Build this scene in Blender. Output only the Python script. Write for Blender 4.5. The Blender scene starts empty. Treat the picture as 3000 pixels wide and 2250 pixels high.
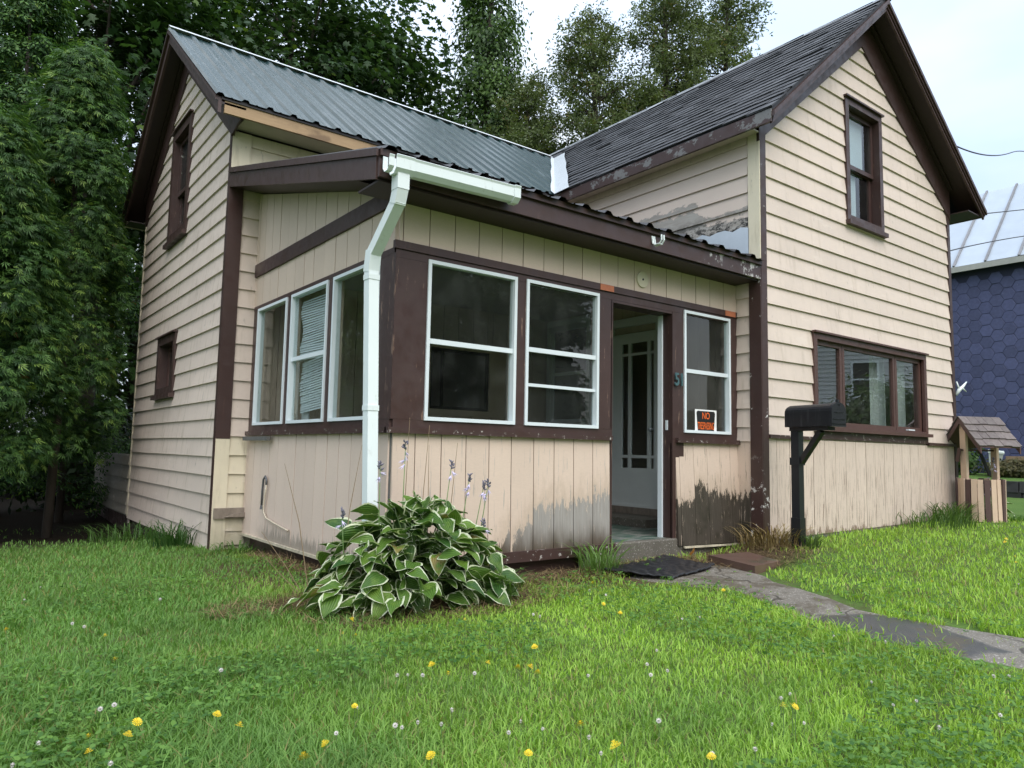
import bpy, math, random
import numpy as np
from mathutils import Vector, Matrix
R = math.radians
random.seed(7); rng = np.random.default_rng(11)
SC = bpy.context.scene
COL = SC.collection
# ------------------------------------------------------------------ camera
cam = bpy.data.cameras.new('camera'); camo = bpy.data.objects.new('camera', cam); COL.objects.link(camo)
cam.sensor_width = 36.0; cam.lens = 36.0 * 2149.0 / 3000.0; cam.clip_start = .05; cam.clip_end = 2000
YAW, PITCH, ROLL = .65339, .092554, .019718
fw = Vector((math.sin(YAW)*math.cos(PITCH), math.cos(YAW)*math.cos(PITCH), math.sin(PITCH)))
rt = Vector((math.cos(YAW), -math.sin(YAW), 0)); up = rt.cross(fw)
r2 = rt*math.cos(ROLL) + up*math.sin(ROLL); u2 = -rt*math.sin(ROLL) + up*math.cos(ROLL)
CAM = Vector((-6.286, -4.2, .798))
camo.matrix_world = Matrix(((r2.x, u2.x, -fw.x, CAM.x), (r2.y, u2.y, -fw.y, CAM.y), (r2.z, u2.z, -fw.z, CAM.z), (0, 0, 0, 1)))
SC.camera = camo
# ------------------------------------------------------------------ sky, sun, exposure
W = bpy.data.worlds.new('World'); SC.world = W; W.use_nodes = True
wn, wl = W.node_tree.nodes, W.node_tree.links
wn.clear()
SUN_EL, SUN_AZ = 50.0, 195.0        # elevation; compass from +Y clockwise
out = wn.new('ShaderNodeOutputWorld'); bg = wn.new('ShaderNodeBackground')
sky = wn.new('ShaderNodeTexSky'); sky.sky_type = 'NISHITA'; sky.sun_disc = False
sky.sun_elevation = R(SUN_EL); sky.sun_rotation = R(SUN_AZ); sky.dust_density = 4; sky.air_density = 1.0
sky_bg = wn.new('ShaderNodeBackground'); sky_bg.inputs['Strength'].default_value = .05
wl.new(sky.outputs[0], sky_bg.inputs['Color'])
tc = wn.new('ShaderNodeTexCoord'); sp = wn.new('ShaderNodeSeparateXYZ'); wl.new(tc.outputs['Generated'], sp.inputs[0])
mr = wn.new('ShaderNodeMapRange'); mr.inputs['From Min'].default_value = 0; mr.inputs['From Max'].default_value = 1
mr.inputs['To Min'].default_value = .41; mr.inputs['To Max'].default_value = 1.45      # an overcast sky brightens to the zenith
wl.new(sp.outputs['Z'], mr.inputs['Value'])
mp = wn.new('ShaderNodeMapping'); mp.inputs['Scale'].default_value = (1, 1, 2.6); wl.new(tc.outputs['Generated'], mp.inputs[0])
nz = wn.new('ShaderNodeTexNoise'); nz.inputs['Scale'].default_value = 1.7; nz.inputs['Detail'].default_value = 5; nz.inputs['Roughness'].default_value = .5
wl.new(mp.outputs[0], nz.inputs['Vector'])
cr = wn.new('ShaderNodeValToRGB')
cr.color_ramp.elements[0].position = .36; cr.color_ramp.elements[0].color = (.62, .77, 1.0, 1)
cr.color_ramp.elements[1].position = .66; cr.color_ramp.elements[1].color = (.93, .97, 1.0, 1)
wl.new(nz.outputs['Fac'], cr.inputs['Fac']); wl.new(cr.outputs['Color'], bg.inputs['Color']); wl.new(mr.outputs[0], bg.inputs['Strength'])
ad = wn.new('ShaderNodeAddShader'); wl.new(bg.outputs[0], ad.inputs[0]); wl.new(sky_bg.outputs[0], ad.inputs[1]); wl.new(ad.outputs[0], out.inputs['Surface'])
sun = bpy.data.lights.new('sun', 'SUN'); suno = bpy.data.objects.new('sun', sun); COL.objects.link(suno)
sun.energy = 1.5; sun.angle = R(50); sun.color = (1, .98, .95)
sd = Vector((math.sin(R(SUN_AZ))*math.cos(R(SUN_EL)), math.cos(R(SUN_AZ))*math.cos(R(SUN_EL)), math.sin(R(SUN_EL))))
suno.rotation_euler = sd.to_track_quat('Z', 'Y').to_euler(); suno.location = (0, -8, 12)
SC.view_settings.view_transform = 'Standard'; SC.view_settings.look = 'None'
SC.view_settings.exposure = 0.48; SC.view_settings.gamma = 1.0; SC.view_settings.use_curve_mapping = False
SC.render.engine = 'CYCLES'
try:
    SC.cycles.max_bounces = 5; SC.cycles.transparent_max_bounces = 12; SC.cycles.use_denoising = True
    SC.cycles.diffuse_bounces = 2; SC.cycles.glossy_bounces = 3; SC.cycles.transmission_bounces = 4
except Exception: pass
# ------------------------------------------------------------------ mesh helpers
def setp(o, parent):
    if parent is not None:
        o.parent = parent
        if parent.type == 'EMPTY' and parent.get('_w'):
            o.matrix_parent_inverse = Matrix.Translation(-Vector(parent.location))
def mk(name, V, F, mat, parent=None, smooth=False, loc=None, rot=None):
    me = bpy.data.meshes.new(name); me.from_pydata([tuple(v) for v in V], [], F)
    mats = mat if isinstance(mat, (list, tuple)) else [mat]
    for m in mats: me.materials.append(m)
    if smooth: me.polygons.foreach_set('use_smooth', [True]*len(me.polygons))
    o = bpy.data.objects.new(name, me); COL.objects.link(o); setp(o, parent)
    if loc is not None: o.location = loc
    if rot is not None: o.rotation_euler = rot
    return o
def inst(name, me, parent, loc=(0, 0, 0), rot=(0, 0, 0), scl=(1, 1, 1)):
    o = bpy.data.objects.new(name, me); COL.objects.link(o); o.parent = parent
    o.location = loc; o.rotation_euler = rot; o.scale = scl
    return o
def tag(o, label, cat, group=None, kind=None):
    o['label'] = label; o['category'] = cat
    if group: o['group'] = group
    if kind: o['kind'] = kind
    return o
def struct(o): o['kind'] = 'structure'; return o
def thing(name, label, cat, loc=(0, 0, 0), group=None, world=True, rotz=0):
    o = bpy.data.objects.new(name, None); COL.objects.link(o); o.location = loc; o.rotation_euler = (0, 0, rotz)
    o.empty_display_size = .1
    if world: o['_w'] = 1
    return tag(o, label, cat, group)
HEXF = [(0, 3, 2, 1), (4, 5, 6, 7), (0, 1, 5, 4), (1, 2, 6, 5), (2, 3, 7, 6), (3, 0, 4, 7)]
def box(x0, x1, y0, y1, z0, z1):
    return [(x0, y0, z0), (x1, y0, z0), (x1, y1, z0), (x0, y1, z0), (x0, y0, z1), (x1, y0, z1), (x1, y1, z1), (x0, y1, z1)], list(HEXF)
class MB:
    def __init__(s): s.V = []; s.F = []
    def add(s, V, F):
        n = len(s.V); s.V += [tuple(v) for v in V]; s.F += [tuple(i+n for i in f) for f in F]; return s
    def box(s, *a): return s.add(*box(*a))
    def hexa(s, P): return s.add(P, HEXF)
    def bar(s, a, b, w, h=None, upv=(0, 0, 1)):
        a, b = Vector(a), Vector(b); d = (b-a).normalized(); h = h or w
        uv = Vector(upv)
        if abs(d.dot(uv)) > .98: uv = Vector((0, 1, 0))
        sx = d.cross(uv).normalized()*w/2; sy = sx.cross(d).normalized()*h/2
        return s.add([a-sx-sy, a+sx-sy, a+sx+sy, a-sx+sy, b-sx-sy, b+sx-sy, b+sx+sy, b-sx+sy], HEXF)
    def tube(s, pts, rad, n=6, cap=True):
        pts = [Vector(p) for p in pts]; rr = rad if isinstance(rad, (list, tuple)) else [rad]*len(pts)
        base = len(s.V); pu = None
        for i, p in enumerate(pts):
            d = (pts[min(i+1, len(pts)-1)]-pts[max(i-1, 0)]).normalized()
            if pu is None: pu = d.orthogonal().normalized()
            pu = (pu - d*pu.dot(d)).normalized(); q = d.cross(pu)
            for k in range(n):
                a = 2*math.pi*k/n; s.V.append(tuple(p + (pu*math.cos(a)+q*math.sin(a))*rr[i]))
        for i in range(len(pts)-1):
            for k in range(n):
                a = base+i*n+k; b = base+i*n+(k+1) % n; s.F.append((a, b, b+n, a+n))
        if cap:
            s.F.append(tuple(base+k for k in reversed(range(n)))); s.F.append(tuple(base+(len(pts)-1)*n+k for k in range(n)))
        return s
    def build(s, name, mat, parent=None, smooth=False, loc=None, rot=None): return mk(name, s.V, s.F, mat, parent, smooth, loc, rot)
def B(name, mat, parent, *a):  return mk(name, *box(*a), mat, parent)
def npmesh(name, V, F, mat, parent=None, col=None, smooth=False, uv=None):
    """V (n,3) float, F (m,k) int, col (n,3) per point colours."""
    me = bpy.data.meshes.new(name); V = np.ascontiguousarray(V, np.float32); F = np.ascontiguousarray(F, np.int32)
    m, k = F.shape
    me.vertices.add(len(V)); me.vertices.foreach_set('co', V.ravel())
    me.loops.add(m*k); me.loops.foreach_set('vertex_index', F.ravel())
    me.polygons.add(m); me.polygons.foreach_set('loop_start', np.arange(0, m*k, k, dtype=np.int32))
    try: me.polygons.foreach_set('loop_total', np.full(m, k, np.int32))
    except Exception: pass
    if smooth: me.polygons.foreach_set('use_smooth', np.ones(m, bool))
    me.update(calc_edges=True)
    if col is not None:
        at = me.color_attributes.new('Col', 'FLOAT_COLOR', 'POINT')
        c4 = np.ones((len(V), 4), np.float32); c4[:, :3] = col; at.data.foreach_set('color', c4.ravel())
    me.materials.append(mat)
    o = bpy.data.objects.new(name, me); COL.objects.link(o); setp(o, parent)
    return o
def text_mesh(name, body, size, mat, parent, loc, rot, depth=.002, xs=1.0, off=.0):
    c = bpy.data.curves.new(name, 'FONT'); c.body = body; c.size = size; c.extrude = depth; c.align_x = 'CENTER'; c.align_y = 'CENTER'
    c.offset = off
    t = bpy.data.objects.new('tmp', c); COL.objects.link(t)
    dg = bpy.context.evaluated_depsgraph_get(); me = bpy.data.meshes.new_from_object(t.evaluated_get(dg))
    bpy.data.objects.remove(t); me.name = name; me.materials.clear(); me.materials.append(mat)
    o = bpy.data.objects.new(name, me); COL.objects.link(o); setp(o, parent)
    o.location = loc; o.rotation_euler = rot; o.scale = (xs, 1, 1)
    return o
# ------------------------------------------------------------------ material helpers
class NT:
    def __init__(s, name):
        s.m = bpy.data.materials.new(name); s.m.use_nodes = True
        s.n, s.l = s.m.node_tree.nodes, s.m.node_tree.links; s.n.clear()
        s.out = s.n.new('ShaderNodeOutputMaterial'); s.p = s.n.new('ShaderNodeBsdfPrincipled'); s.l.new(s.p.outputs[0], s.out.inputs[0])
        s._pos = None
    def new(s, t): return s.n.new('ShaderNode'+t)
    def con(s, a, b):
        if isinstance(a, (int, float)): b.default_value = a
        elif isinstance(a, tuple):
            b.default_value = (a+(1,)) if len(a) == 3 and len(b.default_value) == 4 else a
        else: s.l.new(a, b)
    def geo(s):
        if s._pos is None:
            g = s.new('NewGeometry'); s._pos = g.outputs['Position']
            sp = s.new('SeparateXYZ'); s.l.new(s._pos, sp.inputs[0]); s.xyz = sp.outputs
        return s._pos
    def noise(s, scale=5, vec=None, detail=4, rough=.55, dist=0, stretch=None):
        v = vec if vec is not None else s.geo()
        if stretch:
            mpn = s.new('Mapping'); s.l.new(v, mpn.inputs[0]); mpn.inputs['Scale'].default_value = stretch; v = mpn.outputs[0]
        t = s.new('TexNoise'); s.l.new(v, t.inputs['Vector']); t.inputs['Scale'].default_value = scale
        t.inputs['Detail'].default_value = detail; t.inputs['Roughness'].default_value = rough; t.inputs['Distortion'].default_value = dist
        return t.outputs['Fac']
    def math(s, op, a, b=0.0, c=None):
        t = s.new('Math'); t.operation = op; s.con(a, t.inputs[0]); s.con(b, t.inputs[1])
        if c is not None: s.con(c, t.inputs[2])
        return t.outputs[0]
    def mr(s, v, a, b, c=0.0, d=1.0, smooth=True):
        t = s.new('MapRange'); t.interpolation_type = 'SMOOTHSTEP' if smooth else 'LINEAR'
        s.con(v, t.inputs['Value']); s.con(a, t.inputs['From Min']); s.con(b, t.inputs['From Max']); s.con(c, t.inputs['To Min']); s.con(d, t.inputs['To Max'])
        return t.outputs[0]
    def mix(s, f, a, b, mode='MIX'):
        t = s.new('Mix'); t.data_type = 'RGBA'; t.blend_type = mode
        s.con(f, t.inputs[0]); s.con(a, t.inputs[6]); s.con(b, t.inputs[7]); return t.outputs[2]
    def rand(s): return s.new('ObjectInfo').outputs['Random']
    def vary(s, colr, fac, amt=.15):
        """multiply a colour by 1 +- amt with fac in 0..1"""
        k = s.mr(fac, 0.0, 1.0, 1-amt, 1+amt, smooth=False)
        cmb = s.new('CombineColor'); 
        for i in range(3): s.l.new(k, cmb.inputs[i])
        return s.mix(1.0, colr, cmb.outputs[0], 'MULTIPLY')
    def bump(s, h, strength=.3, dist=.01):
        t = s.new('Bump'); t.inputs['Strength'].default_value = strength; t.inputs['Distance'].default_value = dist
        s.l.new(h, t.inputs['Height']); s.l.new(t.outputs[0], s.p.inputs['Normal'])
    def done(s, colr, rough=.6, metal=0.0, spec=None):
        s.con(colr, s.p.inputs['Base Color']); s.con(rough, s.p.inputs['Roughness']); s.con(metal, s.p.inputs['Metallic'])
        if spec is not None: s.con(spec, s.p.inputs['Specular IOR Level'])
        return s.m
def simple(name, c, rough=.6, metal=0.0, var=.12, nscale=8, bump=0.0, spec=None):
    t = NT(name); nf = t.noise(nscale); colr = t.vary(c, nf, var)
    colr = t.vary(colr, t.rand(), var*.5)
    if bump: t.bump(t.noise(nscale*6), bump, .004)
    return t.done(colr, rough, metal, spec)

M = {}
BEI = (.635, .53, .45); TAN = (.60, .48, .38); BRN = (.052, .027, .023); CRM = (.66, .59, .44)
def m_siding(name, base, streak=.25, lowz=None):
    t = NT(name); t.geo()
    big = t.noise(1.3, detail=3); fine = t.noise(14, detail=5)
    c = t.vary(base, t.rand(), .05); c = t.vary(c, big, .12); c = t.vary(c, fine, .07)
    run = t.noise(3.2, detail=5, stretch=(5, 5, .6))                       # run-down dirt
    c = t.mix(t.mr(run, .52, .76, 0, streak*1.5), c, (.30, .24, .15))
    mold = t.noise(9, detail=6, stretch=(2.5, 2.5, 1))
    c = t.mix(t.mr(mold, .64, .74, 0, .42*streak/.25), c, (.20, .19, .15))
    pale = t.noise(2.1, detail=6, rough=.7, stretch=(1, 1, 3))
    c = t.mix(t.mr(pale, .60, .64, 0, .35), c, (.72, .62, .54))              # thicker repainted patches
    if lowz is not None:
        g = t.mr(t.math('ADD', t.xyz[2], t.math('MULTIPLY', t.noise(7, detail=5, stretch=(1, 1, .4)), .5)), lowz+.45, lowz+.05)
        c = t.mix(t.math('MULTIPLY', g, .5), c, (.16, .14, .09))
    t.bump(t.math('ADD', t.noise(60, detail=3), t.math('MULTIPLY', t.noise(9), 1.5)), .12, .004)
    return t.done(c, t.mr(fine, .3, .7, .5, .68))
M['siding'] = m_siding('painted_clapboard', BEI, .16)
M['siding_gable'] = m_siding('painted_clapboard_stained', BEI, .32, -.40)
M['siding_shed'] = m_siding('shade_darkened_boards', (.26, .23, .19), .35, -.3)  # base colour darkened for the deep shade on the rear extension
M['siding_cream'] = m_siding('old_cream_paint', CRM, .35, .0)
def m_peel_wall():                      # house wall above the porch roof, paint coming off near the corner
    t = NT('peeling_clapboard'); t.geo()
    c = t.vary(BEI, t.noise(1.3), .1); c = t.vary(c, t.rand(), .03)
    y, z = t.xyz[1], t.xyz[2]
    edge = t.math('ADD', 3.33, t.mr(y, .55, .85, 0, .24)); edge = t.math('SUBTRACT', edge, t.mr(y, 1.5, 2.1, 0, .5))
    n = t.math('MULTIPLY', t.math('SUBTRACT', t.noise(9, detail=10, rough=.78, stretch=(1, .8, 1.5)), .5), .52)
    inboard = t.math('FRACT', t.math('DIVIDE', t.math('SUBTRACT', z, 2.918), .185))
    d = t.math('SUBTRACT', t.math('ADD', edge, n), t.math('ADD', z, t.math('MULTIPLY', inboard, .13)))
    pk = t.mr(d, -.012, .012)
    wood = t.mix(t.noise(30, detail=5, stretch=(1, .15, 1)), (.22, .19, .155), (.46, .44, .40))
    wood = t.mix(t.mr(t.noise(26, detail=6, rough=.75), .5, .56), wood, (.03, .028, .025)) if False else wood
    black = t.math('MULTIPLY', t.mr(t.noise(13, detail=9, rough=.82, stretch=(1, .7, 1.3)), .45, .52), t.mr(z, 3.40, 3.15))
    wood = t.mix(black, wood, (.018, .016, .013))
    c = t.mix(pk, c, wood)
    t.bump(t.math('MULTIPLY', t.math('SUBTRACT', 1.0, pk), 1.0), .5, .004)
    return t.done(c, .65)
M['peel_wall'] = m_peel_wall()
def m_plank(name, base, kind):
    t = NT(name); t.geo(); x, y, z = t.xyz[0], t.xyz[1], t.xyz[2]
    grain = t.noise(22, detail=6, rough=.7, stretch=(3, 3, .12))
    c = t.vary(base, t.rand(), .035); c = t.vary(c, t.noise(1.6, detail=3), .08)
    rough_saw = t.noise(90, detail=2, stretch=(.4, .4, 1.6))
    c = t.vary(c, rough_saw, .06)
    if kind == 'front':
        h = t.math('ADD', t.mr(x, -3.4, -2.5, -.30, .36), t.mr(x, -1.6, -.9, 0, .10))
        amp = .42; crack = .605
    elif kind == 'facade':
        h = t.math('ADD', .05, 0.0); amp = .36; crack = .55
    else:
        h = t.math('ADD', -.3, 0.0); amp = .1; crack = .74
    tooth = t.math('MULTIPLY', t.math('SUBTRACT', t.noise(7, detail=8, rough=.74, stretch=(2.6, 2.6, .7)), .5), amp*1.7)
    h = t.math('ADD', h, t.math('MULTIPLY', t.math('SUBTRACT', t.rand(), .5), .20 if kind == 'front' else .06))
    d = t.math('SUBTRACT', t.math('ADD', h, tooth), z)
    pk = t.mr(d, -.012, .012)
    ck = t.math('MULTIPLY', t.mr(grain, crack, crack+.03), t.mr(z, 1.3, .2, .25, 1) if kind != 'plain' else .35)
    pk = t.math('MAXIMUM', pk, t.math('MULTIPLY', ck, .9))
    wg = t.noise(40, detail=5, stretch=(3, 3, .1))
    grey = t.mix(wg, (.19, .165, .14), (.44, .42, .39)); grey = t.mix(t.mr(t.math('ADD', z, t.math('MULTIPLY', t.noise(4, detail=5, stretch=(2, 2, .6)), .3)), .42, .16), grey, (.085, .062, .042))
    if kind == 'front':
        dark = t.mix(wg, (.018, .014, .010), (.10, .082, .062))
        dark = t.mix(t.mr(t.noise(5, detail=5), .5, .7), dark, (.028, .024, .014))
        bare = t.mix(t.mr(x, -1.5, -1.0), grey, dark)
        c = t.mix(t.math('MULTIPLY', t.mr(t.math('SUBTRACT', d, 0.0), -.25, 0.0), .35), c, (.36, .27, .18))
    elif kind == 'facade': bare = t.mix(wg, (.16, .10, .075), (.36, .26, .2))
    else: bare = (.22, .17, .12)
    left_ = t.mr(t.noise(9, detail=8, rough=.75, stretch=(6, 6, .35)), .60, .63)
    pk = t.math('MULTIPLY', pk, t.math('SUBTRACT', 1.0, t.math('MULTIPLY', left_, .85)))
    c = t.mix(pk, c, bare)
    if kind == 'side':
        mil = t.math('SUBTRACT', t.math('ADD', .06, t.math('MULTIPLY', t.math('SUBTRACT', t.noise(6, detail=8, rough=.8, stretch=(5, 5, .5)), .5), .55)), z)
        mk_ = t.math('MULTIPLY', t.mr(mil, -.03, .05, 0, .55), t.mr(y, 2.95, 2.5))
        c = t.mix(mk_, c, (.055, .065, .045))
    t.bump(t.math('ADD', t.math('MULTIPLY', grain, .5), t.math('MULTIPLY', t.math('SUBTRACT', 1.0, pk), .6)), .3, .004)
    return t.done(c, t.mr(pk, 0, 1, .6, .5))
M['plank_up'] = m_plank('tan_planks', TAN, 'plain')
M['plank_front'] = m_plank('weathered_planks_front', (.63, .50, .40), 'front')
M['plank_side'] = m_plank('mildewed_planks_side', (.635, .51, .42), 'side')
M['plank_facade'] = m_plank('cracked_planks_facade', (.65, .53, .44), 'facade')
def m_brown(name, flake=None, base=BRN):
    t = NT(name); t.geo(); x, y, z = t.xyz[0], t.xyz[1], t.xyz[2]
    g = t.noise(18, detail=5, stretch=(.5, .5, .5)); c = t.vary(base, t.noise(2, detail=4), .28); c = t.vary(c, t.noise(30, detail=4), .12)
    c = t.mix(t.mr(t.noise(5, detail=6, rough=.7, stretch=(3, 3, .5)), .58, .75, 0, .45), c, (.10, .055, .045))
    rgh = t.mr(g, .3, .7, .36, .58)
    f = t.noise(9, detail=9, rough=.72, stretch=(1, 1, .8))
    if flake == 'fascia':
        k = t.math('MULTIPLY', t.mr(f, .545, .57), t.mr(x, -1.35, -.9)); k = t.math('MULTIPLY', k, t.mr(t.noise(2.2), .42, .5))
        k = t.math('MAXIMUM', k, t.math('MULTIPLY', t.mr(f, .68, .70), .7))
        c = t.mix(k, c, t.mix(t.noise(40), (.30, .29, .28), (.62, .60, .57)))
    elif flake == 'corner':
        k = t.math('MULTIPLY', t.mr(f, .63, .65), t.mr(z, 3.2, 1.6, .25, 1)); k = t.math('MAXIMUM', k, t.math('MULTIPLY', t.mr(f, .565, .585), t.mr(z, .95, .2)))
        c = t.mix(k, c, (.72, .70, .66))
    elif flake == 'eave':
        k = t.mr(t.noise(5, detail=9, rough=.7, stretch=(1, .6, 1)), .545, .565); c = t.mix(k, c, (.17, .165, .16))
    elif flake == 'sill':
        k = t.mr(t.noise(22, detail=8, rough=.7), .60, .62); c = t.mix(k, c, (.45, .42, .38))
    elif flake == 'post':
        k = t.mr(t.noise(9, detail=8, rough=.72, stretch=(3, 3, .35)), .60, .65); c = t.mix(k, c, (.20, .125, .09))
    t.bump(t.math('ADD', g, t.math('MULTIPLY', f, .8)), .18, .003)
    return t.done(c, rgh)
M['brown'] = m_brown('brown_trim_paint')
M['brown_fascia'] = m_brown('brown_fascia_peeling', 'fascia'); M['brown_corner'] = m_brown('brown_corner_peeling', 'corner')
M['brown_eave'] = m_brown('brown_eave_peeling', 'eave'); M['brown_sill'] = m_brown('brown_sill_peeling', 'sill'); M['brown_post'] = m_brown('brown_post_worn', 'post')
M['brown_win'] = m_brown('brown_window_paint', None, (.085, .042, .034))
M['soffit'] = simple('dark_brown_soffit', (.026, .013, .011), .5, var=.2)
M['orange_wood'] = simple('bare_reddish_wood', (.40, .13, .06), .6, var=.3, nscale=20)
M['white_alu'] = simple('white_aluminium', (.70, .76, .78), .38, var=.06, nscale=6)
def m_pvc():
    t = NT('white_plastic_gutter'); t.geo(); c = t.vary((.72, .78, .77), t.noise(3, detail=4), .06)
    g = t.noise(14, detail=7, rough=.7, stretch=(1, 1, .3)); c = t.mix(t.mr(g, .58, .74, 0, .55), c, (.30, .31, .26)); return t.done(c, t.mr(g, .3, .7, .32, .5))
M['white_pvc'] = m_pvc()
M['white_paint'] = simple('white_door_paint', (.72, .74, .72), .45, var=.07)
M['cream_flat'] = simple('cream_soffit_paint', (.52, .48, .38), .6, var=.1)
def m_rawwood():
    t = NT('raw_lumber'); t.geo()
    g = t.noise(6, detail=7, rough=.65, dist=.6, stretch=(.5, 6, 6)); c = t.mix(g, (.26, .165, .085), (.44, .30, .16))
    st = t.noise(2.3, detail=5, stretch=(1, 1, 2)); c = t.mix(t.mr(st, .50, .62, 0, .8), c, (.15, .09, .045))
    return t.done(c, .6)
M['rawwood'] = m_rawwood()
def m_oldwood(name, a, b):
    t = NT(name); t.geo(); c = t.mix(t.noise(30, detail=6, stretch=(1, 1, .3)), a, b); c = t.vary(c, t.rand(), .2)
    t.bump(t.noise(30, detail=6), .4, .004); return t.done(c, .7)
M['oldwood'] = m_oldwood('weathered_wood', (.10, .075, .055), (.32, .27, .22))
M['greywood'] = m_oldwood('grey_wet_wood', (.05, .05, .045), (.17, .17, .16))
def m_glass(name='window_glass', k_=1.5):
    t = NT(name); t.n.remove(t.p)
    tr = t.new('BsdfTransparent'); tr.inputs[0].default_value = (.90, .93, .92, 1)
    gl = t.new('BsdfGlossy'); gl.inputs['Roughness'].default_value = .01
    t.geo()
    fr = t.new('Fresnel'); fr.inputs['IOR'].default_value = 1.52
    bf = t.new('NewGeometry').outputs['Backfacing']           # only the outer face of a pane mirrors
    f = t.math('MULTIPLY', t.math('MINIMUM', t.math('MULTIPLY', fr.outputs[0], k_), .95), t.math('SUBTRACT', 1.0, bf))
    mx = t.new('MixShader'); t.l.new(f, mx.inputs[0]); t.l.new(tr.outputs[0], mx.inputs[1]); t.l.new(gl.outputs[0], mx.inputs[2])
    du = t.new('BsdfDiffuse'); du.inputs[0].default_value = (.35, .36, .34, 1)
    mx2 = t.new('MixShader'); t.con(t.mr(t.noise(4, detail=6), .4, .8, .004, .035), mx2.inputs[0])
    t.l.new(mx.outputs[0], mx2.inputs[1]); t.l.new(du.outputs[0], mx2.inputs[2]); t.l.new(mx2.outputs[0], t.out.inputs[0])
    return t.m
M['glass'] = m_glass(); M['glass_double'] = m_glass('double_glazing', 2.6)
def m_screen():
    t = NT('insect_screen'); t.n.remove(t.p); a = t.new('BsdfTransparent'); d = t.new('BsdfDiffuse'); d.inputs[0].default_value = (.03, .03, .03, 1)
    mx = t.new('MixShader'); mx.inputs[0].default_value = .26; t.l.new(a.outputs[0], mx.inputs[1]); t.l.new(d.outputs[0], mx.inputs[2]); t.l.new(mx.outputs[0], t.out.inputs[0]); return t.m
M['screen'] = m_screen(); M['sky_tone'] = simple('pale_sky_tone', (.46, .52, .56), .8, var=.08, nscale=2)  # pale sheet colour standing for sky reflected in the upper window
M['dark_room'] = simple('dark_interior', (.06, .055, .05), .8); M['ceiling'] = simple('dingy_ceiling', (.48, .46, .40), .8)
M['curtain'] = simple('pale_curtain', (.42, .45, .44), .9, var=.2, nscale=4)
def m_metalroof():
    t = NT('dark_green_metal_roof'); t.geo()
    c = t.vary((.020, .043, .044), t.noise(1.2, detail=3), .15); c = t.vary(c, t.rand(), .06)
    st = t.noise(8, detail=6, rough=.7, stretch=(2.5, .35, .35)); c = t.mix(t.mr(st, .60, .70, 0, .5), c, (.20, .24, .25))
    sc = t.noise(40, detail=4, stretch=(1, .3, .3)); c = t.mix(t.mr(sc, .74, .76, 0, .55), c, (.55, .60, .62))
    return t.done(c, t.mr(st, .3, .7, .20, .36), .0, .35)
M['metalroof'] = m_metalroof()
M['black_metal'] = simple('black_brown_metal', (.018, .014, .013), .35, .2)
M['galv'] = simple('galvanised_flashing', (.55, .60, .64), .38, .55, var=.14, nscale=5, bump=.25)
M['foil'] = simple('crinkled_valley_flashing', (.68, .72, .74), .42, .6, var=.25, nscale=25, bump=.9)
M['ridge_grey'] = simple('dull_ridge_metal', (.30, .32, .34), .45, .3, var=.1)
M['ridge_white'] = simple('pale_ridge_metal', (.78, .82, .84), .3, .3, var=.05)
def m_shingle():
    t = NT('wet_asphalt_shingle'); t.geo()
    c = t.vary((.026, .027, .031), t.rand(), .40); c = t.vary(c, t.noise(120, detail=2), .4); c = t.vary(c, t.noise(3, detail=4), .25)
    c = t.mix(t.mr(t.noise(12, detail=6, rough=.7), .66, .70, 0, .5), c, (.20, .20, .21))
    t.bump(t.noise(160, detail=2), .5, .003); return t.done(c, t.mr(t.noise(5), .3, .7, .5, .75))
M['shingle'] = m_shingle()
def m_conc(name, a, b, green=None):
    t = NT(name); t.geo(); c = t.mix(t.noise(9, detail=6, rough=.7), a, b)
    sp_ = t.noise(140, detail=2); c = t.vary(c, sp_, .35)
    c = t.mix(t.mr(t.noise(70, detail=1), .64, .68, 0, .6), c, (.42, .40, .36))
    if green: c = t.mix(t.mr(t.noise(6, detail=6, stretch=(1, 2, 1)), .38, .6, .95, .25), c, green)
    t.bump(t.noise(120, detail=3), .5, .006); return t.done(c, .62)
M['concrete'] = m_conc('pebbled_concrete', (.06, .053, .042), (.16, .145, .115))
M['floor_green'] = m_conc('worn_green_floor', (.17, .17, .155), (.26, .26, .24), (.030, .085, .06))
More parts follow.
